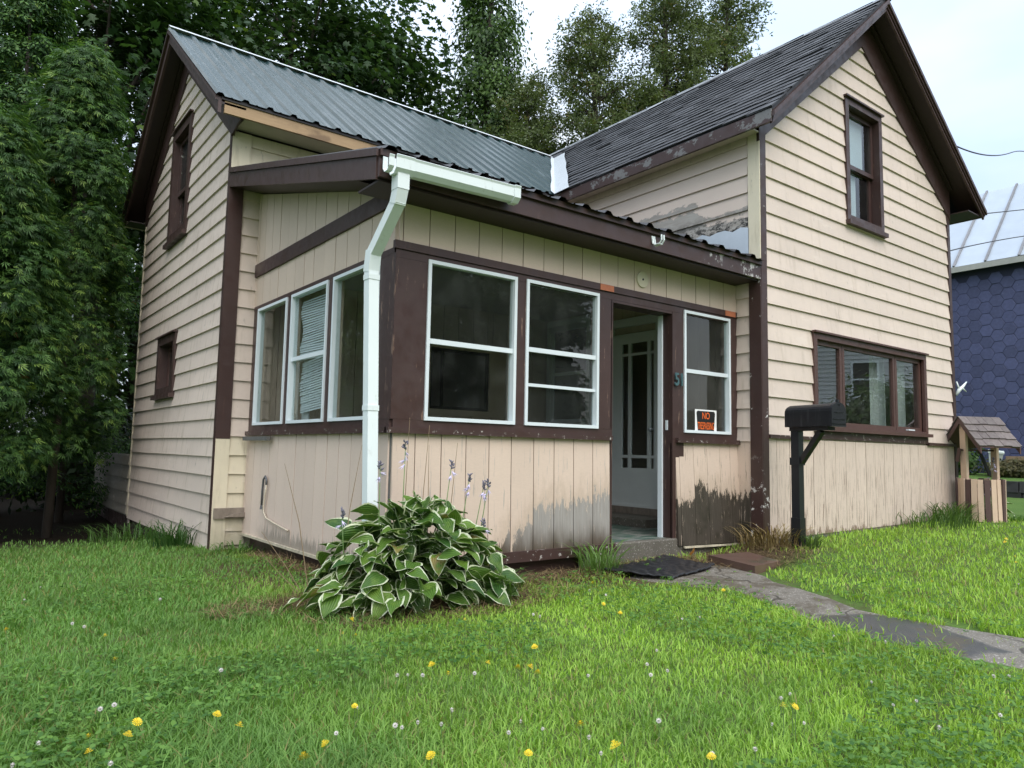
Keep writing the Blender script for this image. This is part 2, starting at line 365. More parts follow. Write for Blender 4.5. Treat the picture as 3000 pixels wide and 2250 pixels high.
def m_path():
    t = NT('worn_path'); t.geo(); x, y = t.xyz[0], t.xyz[1]
    c = t.mix(t.noise(5, detail=6, rough=.7), (.10, .085, .066), (.22, .20, .165)); c = t.vary(c, t.noise(120, detail=2), .4)
    c = t.mix(t.mr(t.noise(80, detail=1), .62, .66, 0, .5), c, (.5, .47, .43))
    # an old tar patch with an outline of its own
    dx = t.math('ADD', t.math('DIVIDE', t.math('ADD', x, 2.17), .32), 0.0); dy = t.math('DIVIDE', t.math('ADD', y, 2.28), .50)
    rr = t.math('ADD', t.math('MULTIPLY', dx, dx), t.math('MULTIPLY', dy, dy)); rr = t.math('ADD', rr, t.math('MULTIPLY', t.math('SUBTRACT', t.noise(3.5, detail=6), .5), 1.5))
    k = t.mr(rr, .95, .75); tar = t.mix(t.noise(9, detail=5), (.035, .035, .035), (.075, .072, .068)); tar = t.vary(tar, t.noise(150, detail=2), .4)
    c = t.mix(k, c, tar)
    ck = t.new('TexVoronoi'); ck.feature = 'DISTANCE_TO_EDGE'; ck.inputs['Scale'].default_value = 1.1
    wv = t.new('VectorMath'); wv.operation = 'ADD'; nn = t.new('TexNoise'); nn.inputs['Scale'].default_value = 3; t.l.new(t.geo(), nn.inputs['Vector'])
    sc_ = t.new('VectorMath'); sc_.operation = 'SCALE'; sc_.inputs['Scale'].default_value = .5; t.l.new(nn.outputs['Color'], sc_.inputs[0])
    t.l.new(t.geo(), wv.inputs[0]); t.l.new(sc_.outputs[0], wv.inputs[1]); t.l.new(wv.outputs[0], ck.inputs['Vector'])
    c = t.mix(t.mr(ck.outputs['Distance'], .006, .016, .85, 0), c, (.035, .03, .02))
    c = t.mix(t.mr(t.noise(4, detail=7, rough=.7), .50, .60, 0, .75), c, (.075, .058, .034)); c = t.mix(t.mr(t.noise(60, detail=3), .60, .66, 0, .5), c, (.05, .045, .03))
    t.bump(t.noise(110, detail=3), .6, .006); return t.done(c, t.mr(k, 0, 1, .6, .42))
M['path'] = m_path()
def m_ground():
    t = NT('lawn_soil'); t.geo(); x, y = t.xyz[0], t.xyz[1]
    soil = t.mix(t.noise(14, detail=7, rough=.75), (.035, .024, .014), (.12, .088, .055))
    gr = t.mix(t.noise(7, detail=6, rough=.75), (.045, .085, .02), (.12, .20, .045))
    far = t.mix(t.noise(1.2, detail=6), (.06, .12, .03), (.12, .19, .05))
    cp = t.new('CameraData') if False else None
    dx = t.math('ADD', x, 6.3); dy = t.math('ADD', y, 4.2)
    dist = t.math('SQRT', t.math('ADD', t.math('MULTIPLY', dx, dx), t.math('MULTIPLY', dy, dy)))
    k = t.math('MULTIPLY', t.mr(t.noise(6, detail=6, rough=.7), .46, .60), .5)
    c = t.mix(k, gr, soil); c = t.mix(t.mr(dist, 9, 16), c, far)
    # bare earth: tree shade painted in at the back left, trodden along the porch
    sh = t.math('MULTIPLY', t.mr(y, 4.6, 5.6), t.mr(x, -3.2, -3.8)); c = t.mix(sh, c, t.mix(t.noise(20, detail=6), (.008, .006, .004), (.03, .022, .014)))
    e1 = t.math('MULTIPLY', t.mr(y, -.75, -.4), t.mr(x, .55, .15)); e1 = t.math('MULTIPLY', e1, t.mr(x, -4.9, -4.4)); e1 = t.math('MULTIPLY', e1, t.mr(y, 3.2, 2.8))
    c = t.mix(e1, c, t.mix(t.noise(40, detail=6, rough=.8), (.04, .028, .016), (.13, .095, .055)))
    t.bump(t.noise(40, detail=6), .8, .02); return t.done(c, .9, 0.0, .08)
M['ground'] = m_ground()
def m_leaf(name, trans=.3, rough=.5, spec=.3):
    t = NT(name); a = t.new('Attribute'); a.attribute_name = 'Col'; c = a.outputs['Color']
    t.done(c, rough, 0.0, spec)
    tl = t.new('BsdfTranslucent'); t.l.new(t.mix(1.0, c, (1.3, 1.35, .7), 'MULTIPLY'), tl.inputs[0])
    mx = t.new('MixShader'); mx.inputs[0].default_value = trans
    t.l.new(t.p.outputs[0], mx.inputs[1]); t.l.new(tl.outputs[0], mx.inputs[2]); t.l.new(mx.outputs[0], t.out.inputs[0]); return t.m
M['leaf'] = m_leaf('tree_leaves', .3, .45, .25); M['blade'] = m_leaf('grass_blades', .38, .5, .25); M['straw'] = m_leaf('dry_straw', .1, .7, .1)
def m_bark():
    t = NT('bark'); t.geo(); c = t.mix(t.noise(14, detail=6, stretch=(1, 1, .25)), (.025, .02, .015), (.10, .08, .06)); t.bump(t.noise(14, detail=6, stretch=(1, 1, .25)), .7, .02); return t.done(c, .85)
M['bark'] = m_bark()
def m_hosta():
    t = NT('variegated_hosta_leaf'); a = t.new('Attribute'); a.attribute_name = 'Col'     # r: across 0..1 from midrib, g: along 0..1
    sp = t.new('SeparateColor'); t.l.new(a.outputs['Color'], sp.inputs[0]); ac, al = sp.outputs[0], sp.outputs[1]
    rn = t.rand()
    gcol = t.mix(rn, (.032, .090, .020), (.12, .22, .030))
    vein = t.math('SINE', t.math('ADD', t.math('MULTIPLY', ac, 26.0), t.math('MULTIPLY', al, -3.0)))
    gcol = t.vary(gcol, t.mr(vein, -1, 1), .20)
    blot = t.noise(16, detail=5); gcol = t.mix(t.mr(blot, .45, .7, 0, .45), gcol, (.17, .26, .04))
    brn = t.math('MULTIPLY', t.mr(rn, .93, .95), t.mr(t.noise(14, detail=5), .40, .55)); gcol = t.mix(brn, gcol, (.26, .21, .07))
    e = t.math('ADD', ac, t.math('MULTIPLY', t.math('SUBTRACT', t.noise(30, detail=4), .5), .30))
    k = t.mr(e, .80, .86); c = t.mix(k, gcol, (.62, .66, .47))
    t.bump(t.mr(vein, -1, 1), .5, .006)
    t.done(c, .42, 0.0, .35)
    tl = t.new('BsdfTranslucent'); t.l.new(t.mix(1.0, c, (1.2, 1.3, .6), 'MULTIPLY'), tl.inputs[0])
    mx = t.new('MixShader'); mx.inputs[0].default_value = .2; t.l.new(t.p.outputs[0], mx.inputs[1]); t.l.new(tl.outputs[0], mx.inputs[2]); t.l.new(mx.outputs[0], t.out.inputs[0])
    return t.m
M['hosta'] = m_hosta()
M['stem'] = simple('green_stem', (.12, .20, .06), .5); M['drystem'] = simple('dry_stem', (.24, .17, .10), .8)
M['lilac'] = simple('pale_lilac_petal', (.60, .54, .74), .5, var=.1); M['bud'] = simple('grey_purple_bud', (.16, .15, .19), .6, var=.3)
M['yellow'] = simple('yellow_petal', (.86, .60, .01), .5, var=.12, nscale=60); M['clover'] = simple('white_clover_petal', (.72, .66, .64), .6, var=.12, nscale=60)
M['black_plastic'] = simple('black_plastic', (.012, .013, .016), .42, var=.2, nscale=5)
def m_mailbox():
    t = NT('streaked_black_mailbox'); t.geo(); s = t.noise(30, detail=5, rough=.7, stretch=(1, 1, .08))
    c = t.mix(t.mr(s, .5, .75, 0, .6), (.011, .012, .015), (.075, .072, .075)); return t.done(c, t.mr(s, .3, .7, .3, .55))
M['mailbox'] = m_mailbox()
M['rubber'] = simple('black_rubber', (.016, .016, .018), .4, var=.3, nscale=20)
def m_stone():
    t = NT('red_brown_slab'); t.geo(); c = t.mix(t.noise(6, detail=5), (.085, .045, .035), (.16, .10, .08)); c = t.mix(t.mr(t.noise(4, detail=4), .55, .7), c, (.06, .065, .04)); return t.done(c, .3)
M['slab'] = m_stone()
M['well_beige'] = simple('well_beige_paint', (.60, .44, .32), .6); M['well_brown'] = simple('well_brown_paint', (.09, .05, .045), .6)
M['cedar_shake'] = m_oldwood('weathered_cedar_shake', (.065, .042, .04), (.20, .175, .16))
def m_hex():
    t = NT('blue_hexagon_shingle'); t.geo(); c = t.vary((.070, .080, .165), t.rand(), .16); c = t.vary(c, t.noise(14, detail=5), .35)
    c = t.mix(t.mr(t.noise(30, detail=4), .72, .75, 0, .6), c, (.40, .42, .48)); return t.done(c, .6)
M['hex'] = m_hex(); M['hex_gap'] = simple('dark_blue_backing', (.03, .034, .07), .8)
M['white_roof'] = simple('pale_sheet_roof', (.40, .45, .50), .45, .2, var=.12, nscale=3); M['seam'] = simple('grey_roof_seam', (.22, .22, .23), .6, var=.3); M['pale_fascia'] = simple('weathered_fascia', (.40, .40, .36), .7, var=.2)
M['wire'] = simple('black_wire', (.03, .03, .035), .6)
M['cable'] = simple('grey_cable', (.10, .10, .105), .5); M['cable_white'] = simple('cream_cable', (.50, .43, .33), .5)
M['sign_black'] = simple('sign_black_print', (.012, .012, .012), .45, var=.05); M['sign_orange'] = simple('sign_orange_print', (.90, .16, .02), .5, var=.04); M['sign_white'] = simple('sign_white_print', (.80, .80, .78), .5, var=.03)
M['number'] = simple('teal_metal_number', (.07, .14, .15), .45, .3, var=.3, nscale=60)
M['rock'] = simple('dark_retaining_stone', (.035, .035, .036), .7, var=.5, nscale=6, bump=.6)
M['white_house'] = simple('white_clapboard', (.62, .65, .64), .6, var=.06); M['bin'] = simple('white_crate_plastic', (.62, .68, .62), .5); M['card'] = simple('cardboard', (.36, .25, .15), .8)

# ------------------------------------------------------------------ ground height
GC = np.array([(0,-.4,-.03),(4.4,0,.03),(5.1,0,0),(8,0,.0),(-2,-.2,-.13),(-2.5,0,-.13),(-.9,.1,-.12),(-3.9,.2,-.14),(-3.9,1.5,-.15),(-3.95,3.2,-.2),(-4.25,4.6,-.29),(-4.3,7.2,-.45),(-6,5,-.3),(-6,7,-.42),(-8,4,-.27),(-5,-2.4,-.17),(-6,-1.7,-.17),(-3.6,-3.3,-.17),(-2.3,-2.9,-.15),(-1,-1.5,-.09),(1,-2,-.06),(3,-2,-.03),(0,-4,-.12),(-6.3,-4.2,-.2),(-9,-4,-.22),(10,-4,-.05),(-5,0,-.15),(-3,-1.5,-.14),(10,2,.04),(11.5,5,.08),(2,-.3,0.),(3.4,-.3,.03),(4.25,-.35,.05),(-6,14,-.5),(4,14,-.3)])
def gz(x, y):
    x = np.asarray(x, float); y = np.asarray(y, float)
    w = ((x[..., None]-GC[:, 0])**2+(y[..., None]-GC[:, 1])**2+.05)**-1.6
    z = (w*GC[:, 2]).sum(-1)/w.sum(-1)
    return np.where(x > 12.05, .39+.035*np.clip(x-12, 0, 4), z)
def axis(a, b, step, far):
    core = list(np.arange(a, b+1e-6, step)); d = step; lo = []; v = a
    while v > -far: d *= 1.35; v -= d; lo.append(v)
    hi = []; v = b; d = step
    while v < far: d *= 1.35; v += d; hi.append(v)
    return np.array(lo[::-1]+core+hi)
gx = np.sort(np.concatenate([axis(-10, 11, .22, 500), [12.0, 12.06, 14, 16, 20]])); gy = axis(-7, 9, .22, 500)
GX, GY = np.meshgrid(gx, gy); GZ = gz(GX, GY)
nx_, ny_ = len(gx), len(gy); idx = np.arange(nx_*ny_).reshape(ny_, nx_)
F_ = np.stack([idx[:-1, :-1], idx[:-1, 1:], idx[1:, 1:], idx[1:, :-1]], -1).reshape(-1, 4)
struct(npmesh('ground', np.stack([GX, GY, GZ], -1).reshape(-1, 3), F_, M['ground'], smooth=True))
# ------------------------------------------------------------------ wall generators (outward is -y for plane 'y', -x for plane 'x')
def P3(pl, c, o, u, z): return (u, c-o, z) if pl == 'y' else (c-o, u, z)      # o = distance proud of the plane
def slab(pl, c, o0, o1, u0, u1, z0, z1, name, mat, parent):                    # axis aligned board on a wall plane
    ps = [P3(pl, c, o0, u0, z0), P3(pl, c, o0, u1, z0), P3(pl, c, o1, u1, z0), P3(pl, c, o1, u0, z0), P3(pl, c, o0, u0, z1), P3(pl, c, o0, u1, z1), P3(pl, c, o1, u1, z1), P3(pl, c, o1, u0, z1)]
    return mk(name, ps, HEXF, mat, parent)
def quadboard(pl, c, o0, o1, q, name, mat, parent):                            # board whose face is any quad (u,z)*4
    ps = [P3(pl, c, o0, *p) for p in q]+[P3(pl, c, o1, *p) for p in q]
    return mk(name, ps, HEXF, mat, parent)
def sheath(pl, c, u0, u1, z0, z1, ops, name, mat, parent, gable=None):
    us = sorted(set([u0, u1]+[u for o in ops for u in o[:2]])); zs = sorted(set([z0, z1]+[z for o in ops for z in o[2:] if z0 < z < z1]))
    m = MB()
    for a, b in zip(us[:-1], us[1:]):
        for d, e in zip(zs[:-1], zs[1:]):
            mu, mz = (a+b)/2, (d+e)/2
            if any(o[0] < mu < o[1] and o[2] < mz < o[3] for o in ops): continue
            q = [(a, d), (b, d), (b, e), (a, e)]
            m.add([P3(pl, c, -.002, *p) for p in q]+[P3(pl, c, -.06, *p) for p in q], HEXF)
    if gable:
        g = gable; n = len(m.V); k = len(g)
        m.add([P3(pl, c, -.002, *p) for p in g]+[P3(pl, c, -.06, *p) for p in g], [tuple(range(k)), tuple(range(2*k-1, k-1, -1))]+[(i, (i+1) % k, k+(i+1) % k, k+i) for i in range(k)])
    return m.build(name, mat, parent)
def clap(pl, c, z0, z1, expo, zoff, ul, ur, ops, mat, parent, t=.020):
    """lap boards; ul(z), ur(z) give the ends, ops are openings (u0,u1,z0,z1)"""
    k = math.floor((z0-zoff)/expo)
    while zoff+k*expo < z1:
        zb, zt = max(zoff+k*expo, z0), min(zoff+(k+1)*expo, z1); k += 1
        if zt-zb < .01: continue
        rows = [(zb, zt, [])]
        hit = [o for o in ops if o[2] < zt and o[3] > zb]
        pieces = []
        def seg(a0, b0, za, ze):
            if b0-a0 > .015: pieces.append((a0, b0, za, ze))
        cuts = sorted(hit)
        a = None
        for o in cuts:
            seg(a if a is not None else -99, o[0], zb, zt)
            if o[2] > zb: seg(o[0], o[1], zb, o[2])
            if o[3] < zt: seg(o[0], o[1], o[3], zt)
            a = o[1]
        seg(a if a is not None else -99, 99, zb, zt)
        for a0, b0, za, ze in pieces:
          if True:
            a0, b0 = max(a0, min(ul(za), ul(ze))), min(b0, max(ur(za), ur(ze)))
            segs = [(a0, b0)]
            if b0-a0 > 2.6:
                cj = a0+(b0-a0)*random.uniform(.3, .7); segs = [(a0, cj-.0012), (cj+.0012, b0)]
          for a0, b0 in segs:
            q0, q1 = max(a0, ul(za)), min(b0, ur(za)); p0, p1 = max(a0, ul(ze)), min(b0, ur(ze))
            if q1-q0 < .02: continue
            if p1 < p0: p0 = p1 = (p0+p1)/2
            f = lambda z: t*(1-(z-zb)/expo)+.003
            j = random.uniform(-.0015, .0015); j2 = random.uniform(-.002, .002)
            V = [P3(pl, c, 0, q0, za), P3(pl, c, 0, q1, za), P3(pl, c, f(za)+j, q1, za+j2), P3(pl, c, f(za)-j, q0, za-j2),
                 P3(pl, c, 0, p0, ze), P3(pl, c, 0, p1, ze), P3(pl, c, f(ze), p1, ze), P3(pl, c, f(ze), p0, ze)]
            mk('clapboard', V, HEXF, mat, parent)
def planks(pl, c, edges, zb, zt, mat, parent, th=.014, gap=.004, lean=0.0):
    for a, b in zip(edges[:-1], edges[1:]):
        a0, b0 = a+gap, b-gap
        za0, za1 = zb(a0), zb(b0); zt0, zt1 = zt(a0), zt(b0)
        if zt0-za0 < .01 and zt1-za1 < .01: continue
        j = random.uniform(0, .003)
        V = [P3(pl, c, 0, a0, za0), P3(pl, c, 0, b0, za1), P3(pl, c, th+lean+j, b0, za1), P3(pl, c, th+lean+j, a0, za0),
             P3(pl, c, 0, a0, zt0), P3(pl, c, 0, b0, zt1), P3(pl, c, th+j, b0, zt1), P3(pl, c, th+j, a0, zt0)]
        mk('plank', V, HEXF, mat, parent)
def pane(pl, c, o, u0, u1, z0, z1, parent, name='pane', mat='glass'):
    return slab(pl, c, o, o-.004, u0, u1, z0, z1, name, M[mat], parent)
def frame_mb(pl, c, o0, o1, u0, u1, z0, z1, w, bars=()):
    m = MB()
    def s(a, b, d, e):
        m.add([P3(pl, c, o0, a, d), P3(pl, c, o0, b, d), P3(pl, c, o1, b, d), P3(pl, c, o1, a, d), P3(pl, c, o0, a, e), P3(pl, c, o0, b, e), P3(pl, c, o1, b, e), P3(pl, c, o1, a, e)], HEXF)
    s(u0, u0+w, z0, z1); s(u1-w, u1, z0, z1); s(u0+w, u1-w, z0, z0+w); s(u0+w, u1-w, z1-w, z1)
    for b in bars: s(*b)
    return m
H = thing('house', 'weathered beige clapboard house with brown trim and an enclosed front porch', 'house', (0, 0, 0))
XR, YLF, XLG, YLB, YPF, XPL = 4.41, 3.273, -4.19, 7.33, .285, -3.884
# ---- right wing front gable wall -------------------------------------------------
AX, AZ = 2.16, 5.98
slL, slR = (AZ-4.16)/AX, (AZ-4.27)/(XR-AX)
fl = lambda z: 0.0 if z < 4.16 else (z-4.16)/slL
fr_ = lambda z: XR if z < 4.27 else XR-(z-4.27)/slR
opF = [(1.75, 2.48, 3.52, 4.92), (.985, 3.49, 1.12, 2.07)]
wF = sheath('y', 0, 0, XR, -.15, 4.16, opF[1:]+[(1.75, 2.48, 3.52, 4.16)], 'front_gable_wall', M['siding'], H)
m = MB()
for poly in ([(0, 4.16), (1.75, 4.16), (1.75, 5.63)], [(2.48, 4.16), (XR, 4.16), (XR, 4.27), (2.48, 5.72)], [(1.75, 4.92), (2.48, 4.92), (2.48, 5.72), (AX, AZ), (1.75, 5.63)]):
    k = len(poly); m.add([P3('y', 0, -.002, *p) for p in poly]+[P3('y', 0, -.06, *p) for p in poly], [tuple(range(k)), tuple(range(2*k-1, k-1, -1))]+[(i, (i+1) % k, k+(i+1) % k, k+i) for i in range(k)])
m.build('gable_sheathing', M['siding'], wF)
clap('y', 0, 1.02, 5.9, .187, 1.0205, lambda z: max(.09, fl(z)), lambda z: min(XR-.06, fr_(z)), [(1.70, 2.53, 3.47, 4.97), (.93, 3.545, 1.0, 2.12)], M['siding'], wF)
gF = [.085, .233, .462, .683, .895, 1.116, 1.338, 1.555, 1.772, 1.992, 2.207, 2.427, 2.645, 2.867, 3.08, 3.297, 3.507, 3.726, 3.935, 4.153, 4.35]
planks('y', 0, gF, lambda u: .0+.012*u, lambda u: .985, M['plank_facade'], wF)
slab('y', 0, -.002, .006, .085, 4.35, .0, .985, 'plank_backing', M['oldwood'], wF)
for a, b in ((.09, .99), (3.55, 4.35)): slab('y', 0, 0, .045, a, b, .983, 1.018, 'drip_board', M['brown_sill'], wF)
slab('y', 0, -.01, .004, .08, XR, -.12, 0.02, 'foundation_strip', M['greywood'], wF)
slab('y', 0, -.002, .030, -.012, .085, -.02, 4.10, 'corner_board', M['brown_corner'], H)
slab('y', 0, -.002, .028, XR-.06, XR+.012, -.05, 4.24, 'corner_board', M['brown'], H)
# upper front window
def casing(pl, c, u0, u1, z0, z1, w, name, mat, parent, sill=True, th=.035, drip=True):
    m = frame_mb(pl, c, 0, th, u0-w, u1+w, z0-(.02 if sill else w), z1+w, w)
    m.V = m.V; o = m.build(name, mat, parent)
    if sill: slab(pl, c, 0, .075, u0-w-.02, u1+w+.02, z0-.065, z0-.015, 'window_sill', mat, o)
    if drip: slab(pl, c, 0, th+.03, u0-w-.015, u1+w+.015, z1+w, z1+w+.02, 'drip_cap', mat, o)
    return o
def jambs(pl, c, u0, u1, z0, z1, d, mat, parent):
    frame_mb(pl, c, 0, -d, u0-.012, u1+.012, z0-.012, z1+.012, .012).build('window_jamb', mat, parent)
w1 = casing('y', 0, 1.76, 2.47, 3.53, 4.91, .075, 'upper_window', M['brown_post'], H)
jambs('y', 0, 1.76, 2.47, 3.53, 4.91, .12, M['brown_post'], w1)
frame_mb('y', 0, -.045, -.075, 1.762, 2.468, 4.20, 4.905, .05).build('sash', M['brown'], w1); pane('y', 0, -.06, 1.81, 2.42, 4.245, 4.86, w1)
frame_mb('y', 0, -.08, -.11, 1.762, 2.468, 3.535, 4.25, .055).build('sash', M['brown'], w1); pane('y', 0, -.095, 1.815, 2.415, 3.585, 4.20, w1)
slab('y', 0, -.125, -.13, 1.77, 2.36, 4.20, 4.9, 'sky_tone_sheet', M['sky_tone'], w1); slab('y', 0, -.135, -.14, 1.77, 2.20, 3.54, 4.20, 'sky_tone_sheet', M['sky_tone'], w1)  # pale bluish sheets added behind the panes for the brightness of reflected sky
# large lower front window
w2 = casing('y', 0, .985, 3.49, 1.15, 2.065, .065, 'picture_window', M['brown_win'], H, sill=False)
slab('y', 0, 0, .030, .92, 3.555, 1.0, 1.08, 'window_apron', M['brown_sill'], w2)
slab('y', 0, 0, .085, .905, 3.57, 1.085, 1.125, 'window_sill', M['brown_win'], w2)
jambs('y', 0, .985, 3.49, 1.15, 2.065, .12, M['brown_win'], w2)
for a, b in ((.985, 1.565), (1.575, 2.795), (2.805, 3.49)):
    s_ = frame_mb('y', 0, -.012, -.055, a, b, 1.15, 2.065, .045 if b-a > 1 else .05).build('sash', M['brown_win'], w2)
    pane('y', 0, -.035, a+.04, b-.04, 1.19, 2.02, w2, mat='glass_double')
for a, b in ((1.0, 1.22), (2.55, 2.95), (3.2, 3.47)):
    V = []; Fc = []; n = 14
    for i in range(n+1):
        u = a+(b-a)*i/n; yy = .20+.018*math.sin(i*1.9)
        V += [(u, yy, 1.16), (u, yy, 2.06)]
    Fc = [(2*i, 2*i+2, 2*i+3, 2*i+1) for i in range(n)]
    mk('curtain', V, Fc, M['curtain'], w2)
slab('y', 0, -.012, .02, 3.05, 3.22, 1.158, 1.172, 'window_latch', M['white_alu'], w2)
# ---- right wing left wall (x = 0) --------------------------------------------------
wR = sheath('x', 0, 0, 7.3, -.2, 4.14, [(1.30, 1.98, .2, 2.22), (2.42, 3.16, 1.18, 2.48)], 'side_wall', M['siding'], H)
clap('x', 0, 2.98, 4.06, .185, 2.918, lambda z: .115, lambda z: 4.2, [], M['peel_wall'], wR)
clap('x', 0, .95, 2.54, .1855, .904, lambda z: .105, lambda z: .268, [], M['siding_gable'], wR)
slab('x', 0, 0, .012, .10, .27, -.03, .95, 'panel', M['plank_front'], wR)
slab('x', 0, 0, .024, .115, 4.2, 3.98, 4.06, 'frieze_board', M['siding'], wR)
slab('x', 0, -.002, .026, -.028, .105, 2.76, 4.06, 'corner_board', M['siding_cream'], H)
slab('x', 0, -.002, .026, -.028, .105, -.02, 2.56, 'corner_board', M['brown_corner'], H)
V = [(-.026, .1+1.15*i/12, 2.80+.235*(.1+1.15*i/12)) for i in range(13)]+[(-.026, .1+1.15*i/12, 3.10-.10*(i/12)**2+.02*math.sin(i*2.3)+(.12*i/12)) for i in range(13)]
mk('roof_flashing', V, [(i, i+1, 14+i, 13+i) for i in range(12)], M['galv'], wR)
# ---- right wing roof ------------------------------------------------------------
RX, RZ = 2.18, 6.27; EXL, EZL, EXR, EZR = -.21, 4.175, 4.86, 4.30; YF0, YB0 = -.30, 7.6
def rl(x): return EZL+(RZ-EZL)*(x-EXL)/(RX-EXL)
def rr_(x): return RZ+(EZR-RZ)*(x-RX)/(EXR-RX)
m = MB()
def slope_slab(mb, xa, za, xb, zb, y0, y1, th):
    mb.hexa([(xa, y0, za-th), (xb, y0, zb-th), (xb, y1, zb-th), (xa, y1, za-th), (xa, y0, za), (xb, y0, zb), (xb, y1, zb), (xa, y1, za)])
slope_slab(m, EXL, EZL-.012, RX, RZ-.012, YF0, YB0, .045); slope_slab(m, RX, RZ-.012, EXR, EZR-.012, YF0, YB0, .045)
roofR = m.build('shingle_roof', M['shingle'], H)
# soffit under the deck, rake boards, mouldings, frieze
m = MB(); slope_slab(m, EXL+.01, EZL-.060, RX, RZ-.060, YF0+.02, -.001, .02); slope_slab(m, RX, RZ-.060, EXR-.01, EZR-.060, YF0+.02, -.001, .02); m.build('rake_soffit', M['soffit'], roofR)
def rake(y0, y1, d0, d1, name, mat, xl=EXL, xr=EXR):
    m = MB(); slope_slab(m, xl, rl(xl)-d0, RX, RZ-d0, y0, y1, d1-d0); m.build(name, mat, roofR)
    m = MB(); slope_slab(m, RX, RZ-d0, xr, rr_(xr)-d0, y0, y1, d1-d0); m.build(name, mat, roofR)
rake(YF0, YF0+.025, .058, .175, 'rake_board', M['brown']); rake(YF0-.035, YF0-.001, .05, .10, 'rake_moulding', M['brown'], EXL-.01, EXR+.02); rake(YF0-.015, YF0-.002, .102, .135, 'rake_moulding', M['brown'])
quadboard('y', 0, .002, .034, [(-.028, 3.965), (2.117, 5.745), (2.117, RZ-.065), (-.028, rl(-.028)-.065)], 'gable_frieze', M['brown'], roofR); quadboard('y', 0, .002, .034, [(2.117, 5.745), (XR+.03, 4.09), (XR+.03, rr_(XR+.03)-.085), (2.117, RZ-.085)], 'gable_frieze', M['brown'], roofR)
rake(-.085, -.036, .085, .14, 'bed_moulding', M['soffit'], .0, XR)
B('eave_fascia', M['brown_eave'], roofR, EXL-.02, EXL+.012, YF0, 3.0, EZL-.16, EZL-.03)
B('eave_soffit', M['siding'], roofR, EXL+.013, -.001, -.03, 3.2, 4.052, 4.066)
B('eave_soffit', M['soffit'], roofR, XR+.014, EXR-.01, YF0+.03, 7.2, EZR-.14, EZR-.125)
B('eave_fascia', M['brown'], roofR, EXR-.02, EXR+.012, YF0, 7.5, EZR-.145, EZR-.03)
mk('ridge_cap', [(RX-.07, YF0-.03, rl(RX-.07)+.014), (RX, YF0-.03, RZ+.022), (RX+.07, YF0-.03, rr_(RX+.07)+.014), (RX-.07, YB0, rl(RX-.07)+.014), (RX, YB0, RZ+.022), (RX+.07, YB0, rr_(RX+.07)+.014)], [(0, 1, 4, 3), (1, 2, 5, 4), (0, 3, 5, 2)], M['ridge_grey'], roofR)
# valley: where the metal roof of the left wing meets this slope
LEY, LEZ, LRY, LRZ = 2.91, 4.165, 5.3, 5.93
lslope = (LRZ-LEZ)/(LRY-LEY); rsl = (RZ-EZL)/(RX-EXL)
def valley_y(x): return LEY+(rl(x)-LEZ)/lslope
def valley_x(y): return EXL+(LEZ+lslope*(y-LEY)-EZL)/rsl
# shingles, tab by tab
L_ = math.hypot(RX-EXL, RZ-EZL); ca, sa = (RX-EXL)/L_, (RZ-EZL)/L_
tabs = []; expo = .150; nrow = int(L_/expo)+1
for j in range(nrow):
    s0 = j*expo-.02; s1 = min(s0+expo+.03, L_-.02); off = (j % 2)*.15+random.uniform(-.02, .02); y = YF0-.02-off
    sag = 0
    while y < 7.4:
        w = .30+random.uniform(-.012, .012); ya, yb = max(y, YF0-.02), y+w-.006; y += w
        if yb-ya < .03: continue
        vy = valley_y(EXL+max(s0, 0)*ca)-.24
        if ya > vy-.03: continue
        yb = min(yb, vy)
        h0 = .014+random.uniform(0, .010) + (random.random() < .06)*random.uniform(.004, .010); h1 = .003; jj = random.uniform(-.016, .010)+.014*math.sin(ya*1.9+j*.7)
        def pt(s, yy, h): return (EXL+s*ca-sa*h, yy, EZL+s*sa+ca*h)
        V = [pt(s0+jj, ya, .0), pt(s0+jj, yb, .0), pt(s1, yb, -.002), pt(s1, ya, -.002), pt(s0+jj, ya, h0), pt(s0+jj*.5, yb, h0*.8), pt(s1, yb, h1), pt(s1, ya, h1)]
        tabs.append((ya, V))
tabs.sort(key=lambda q: q[0])
for _, V in tabs[:290]: mk('shingle', V, HEXF, M['shingle'], roofR)
m = MB()
for _, V in tabs[290:]: m.hexa(V)
if m.V: m.build('far_shingles', M['shingle'], roofR)['kind'] = 'stuff'
# ---- left wing: gable wall, front wall, metal roof ---------------------------------
gl0, gl1 = (3.20, 3.97), (7.33, 3.98); GA = (5.33, 5.60)
gul = lambda z: YLF if z < 3.99 else YLF+(z-3.99)*(GA[0]-YLF)/(GA[1]-3.99)
gur = lambda z: YLB if z < 3.99 else YLB-(z-3.99)*(YLB-GA[0])/(GA[1]-3.99)
opL = [(5.04, 5.78, 3.36, 4.72), (5.18, 5.93, 1.42, 2.06)]
wL = sheath('x', XLG, YLF, YLB, -.22, 3.99, [opL[1], (5.04, 5.78, 3.36, 3.99)], 'left_gable_wall', M['siding_gable'], H)
m = MB()
for poly in ([(YLF, 3.99), (5.04, 3.99), (5.04, 5.36)], [(5.78, 3.99), (YLB, 3.99), (5.78, 5.24)], [(5.04, 4.72), (5.78, 4.72), (5.78, 5.24), GA, (5.04, 5.36)]):
    k = len(poly); m.add([P3('x', XLG, -.002, *p) for p in poly]+[P3('x', XLG, -.06, *p) for p in poly], [tuple(range(k)), tuple(range(2*k-1, k-1, -1))]+[(i, (i+1) % k, k+(i+1) % k, k+i) for i in range(k)])
m.build('gable_sheathing', M['siding_gable'], wL)
clap('x', XLG, -.225, 5.5, .1866, .697-.1866*5, lambda z: max(YLF+.035, gul(z)), lambda z: gur(z), [(4.94, 5.88, 3.27, 4.82), (5.085, 6.03, 1.33, 2.16)], M['siding_gable'], wL)
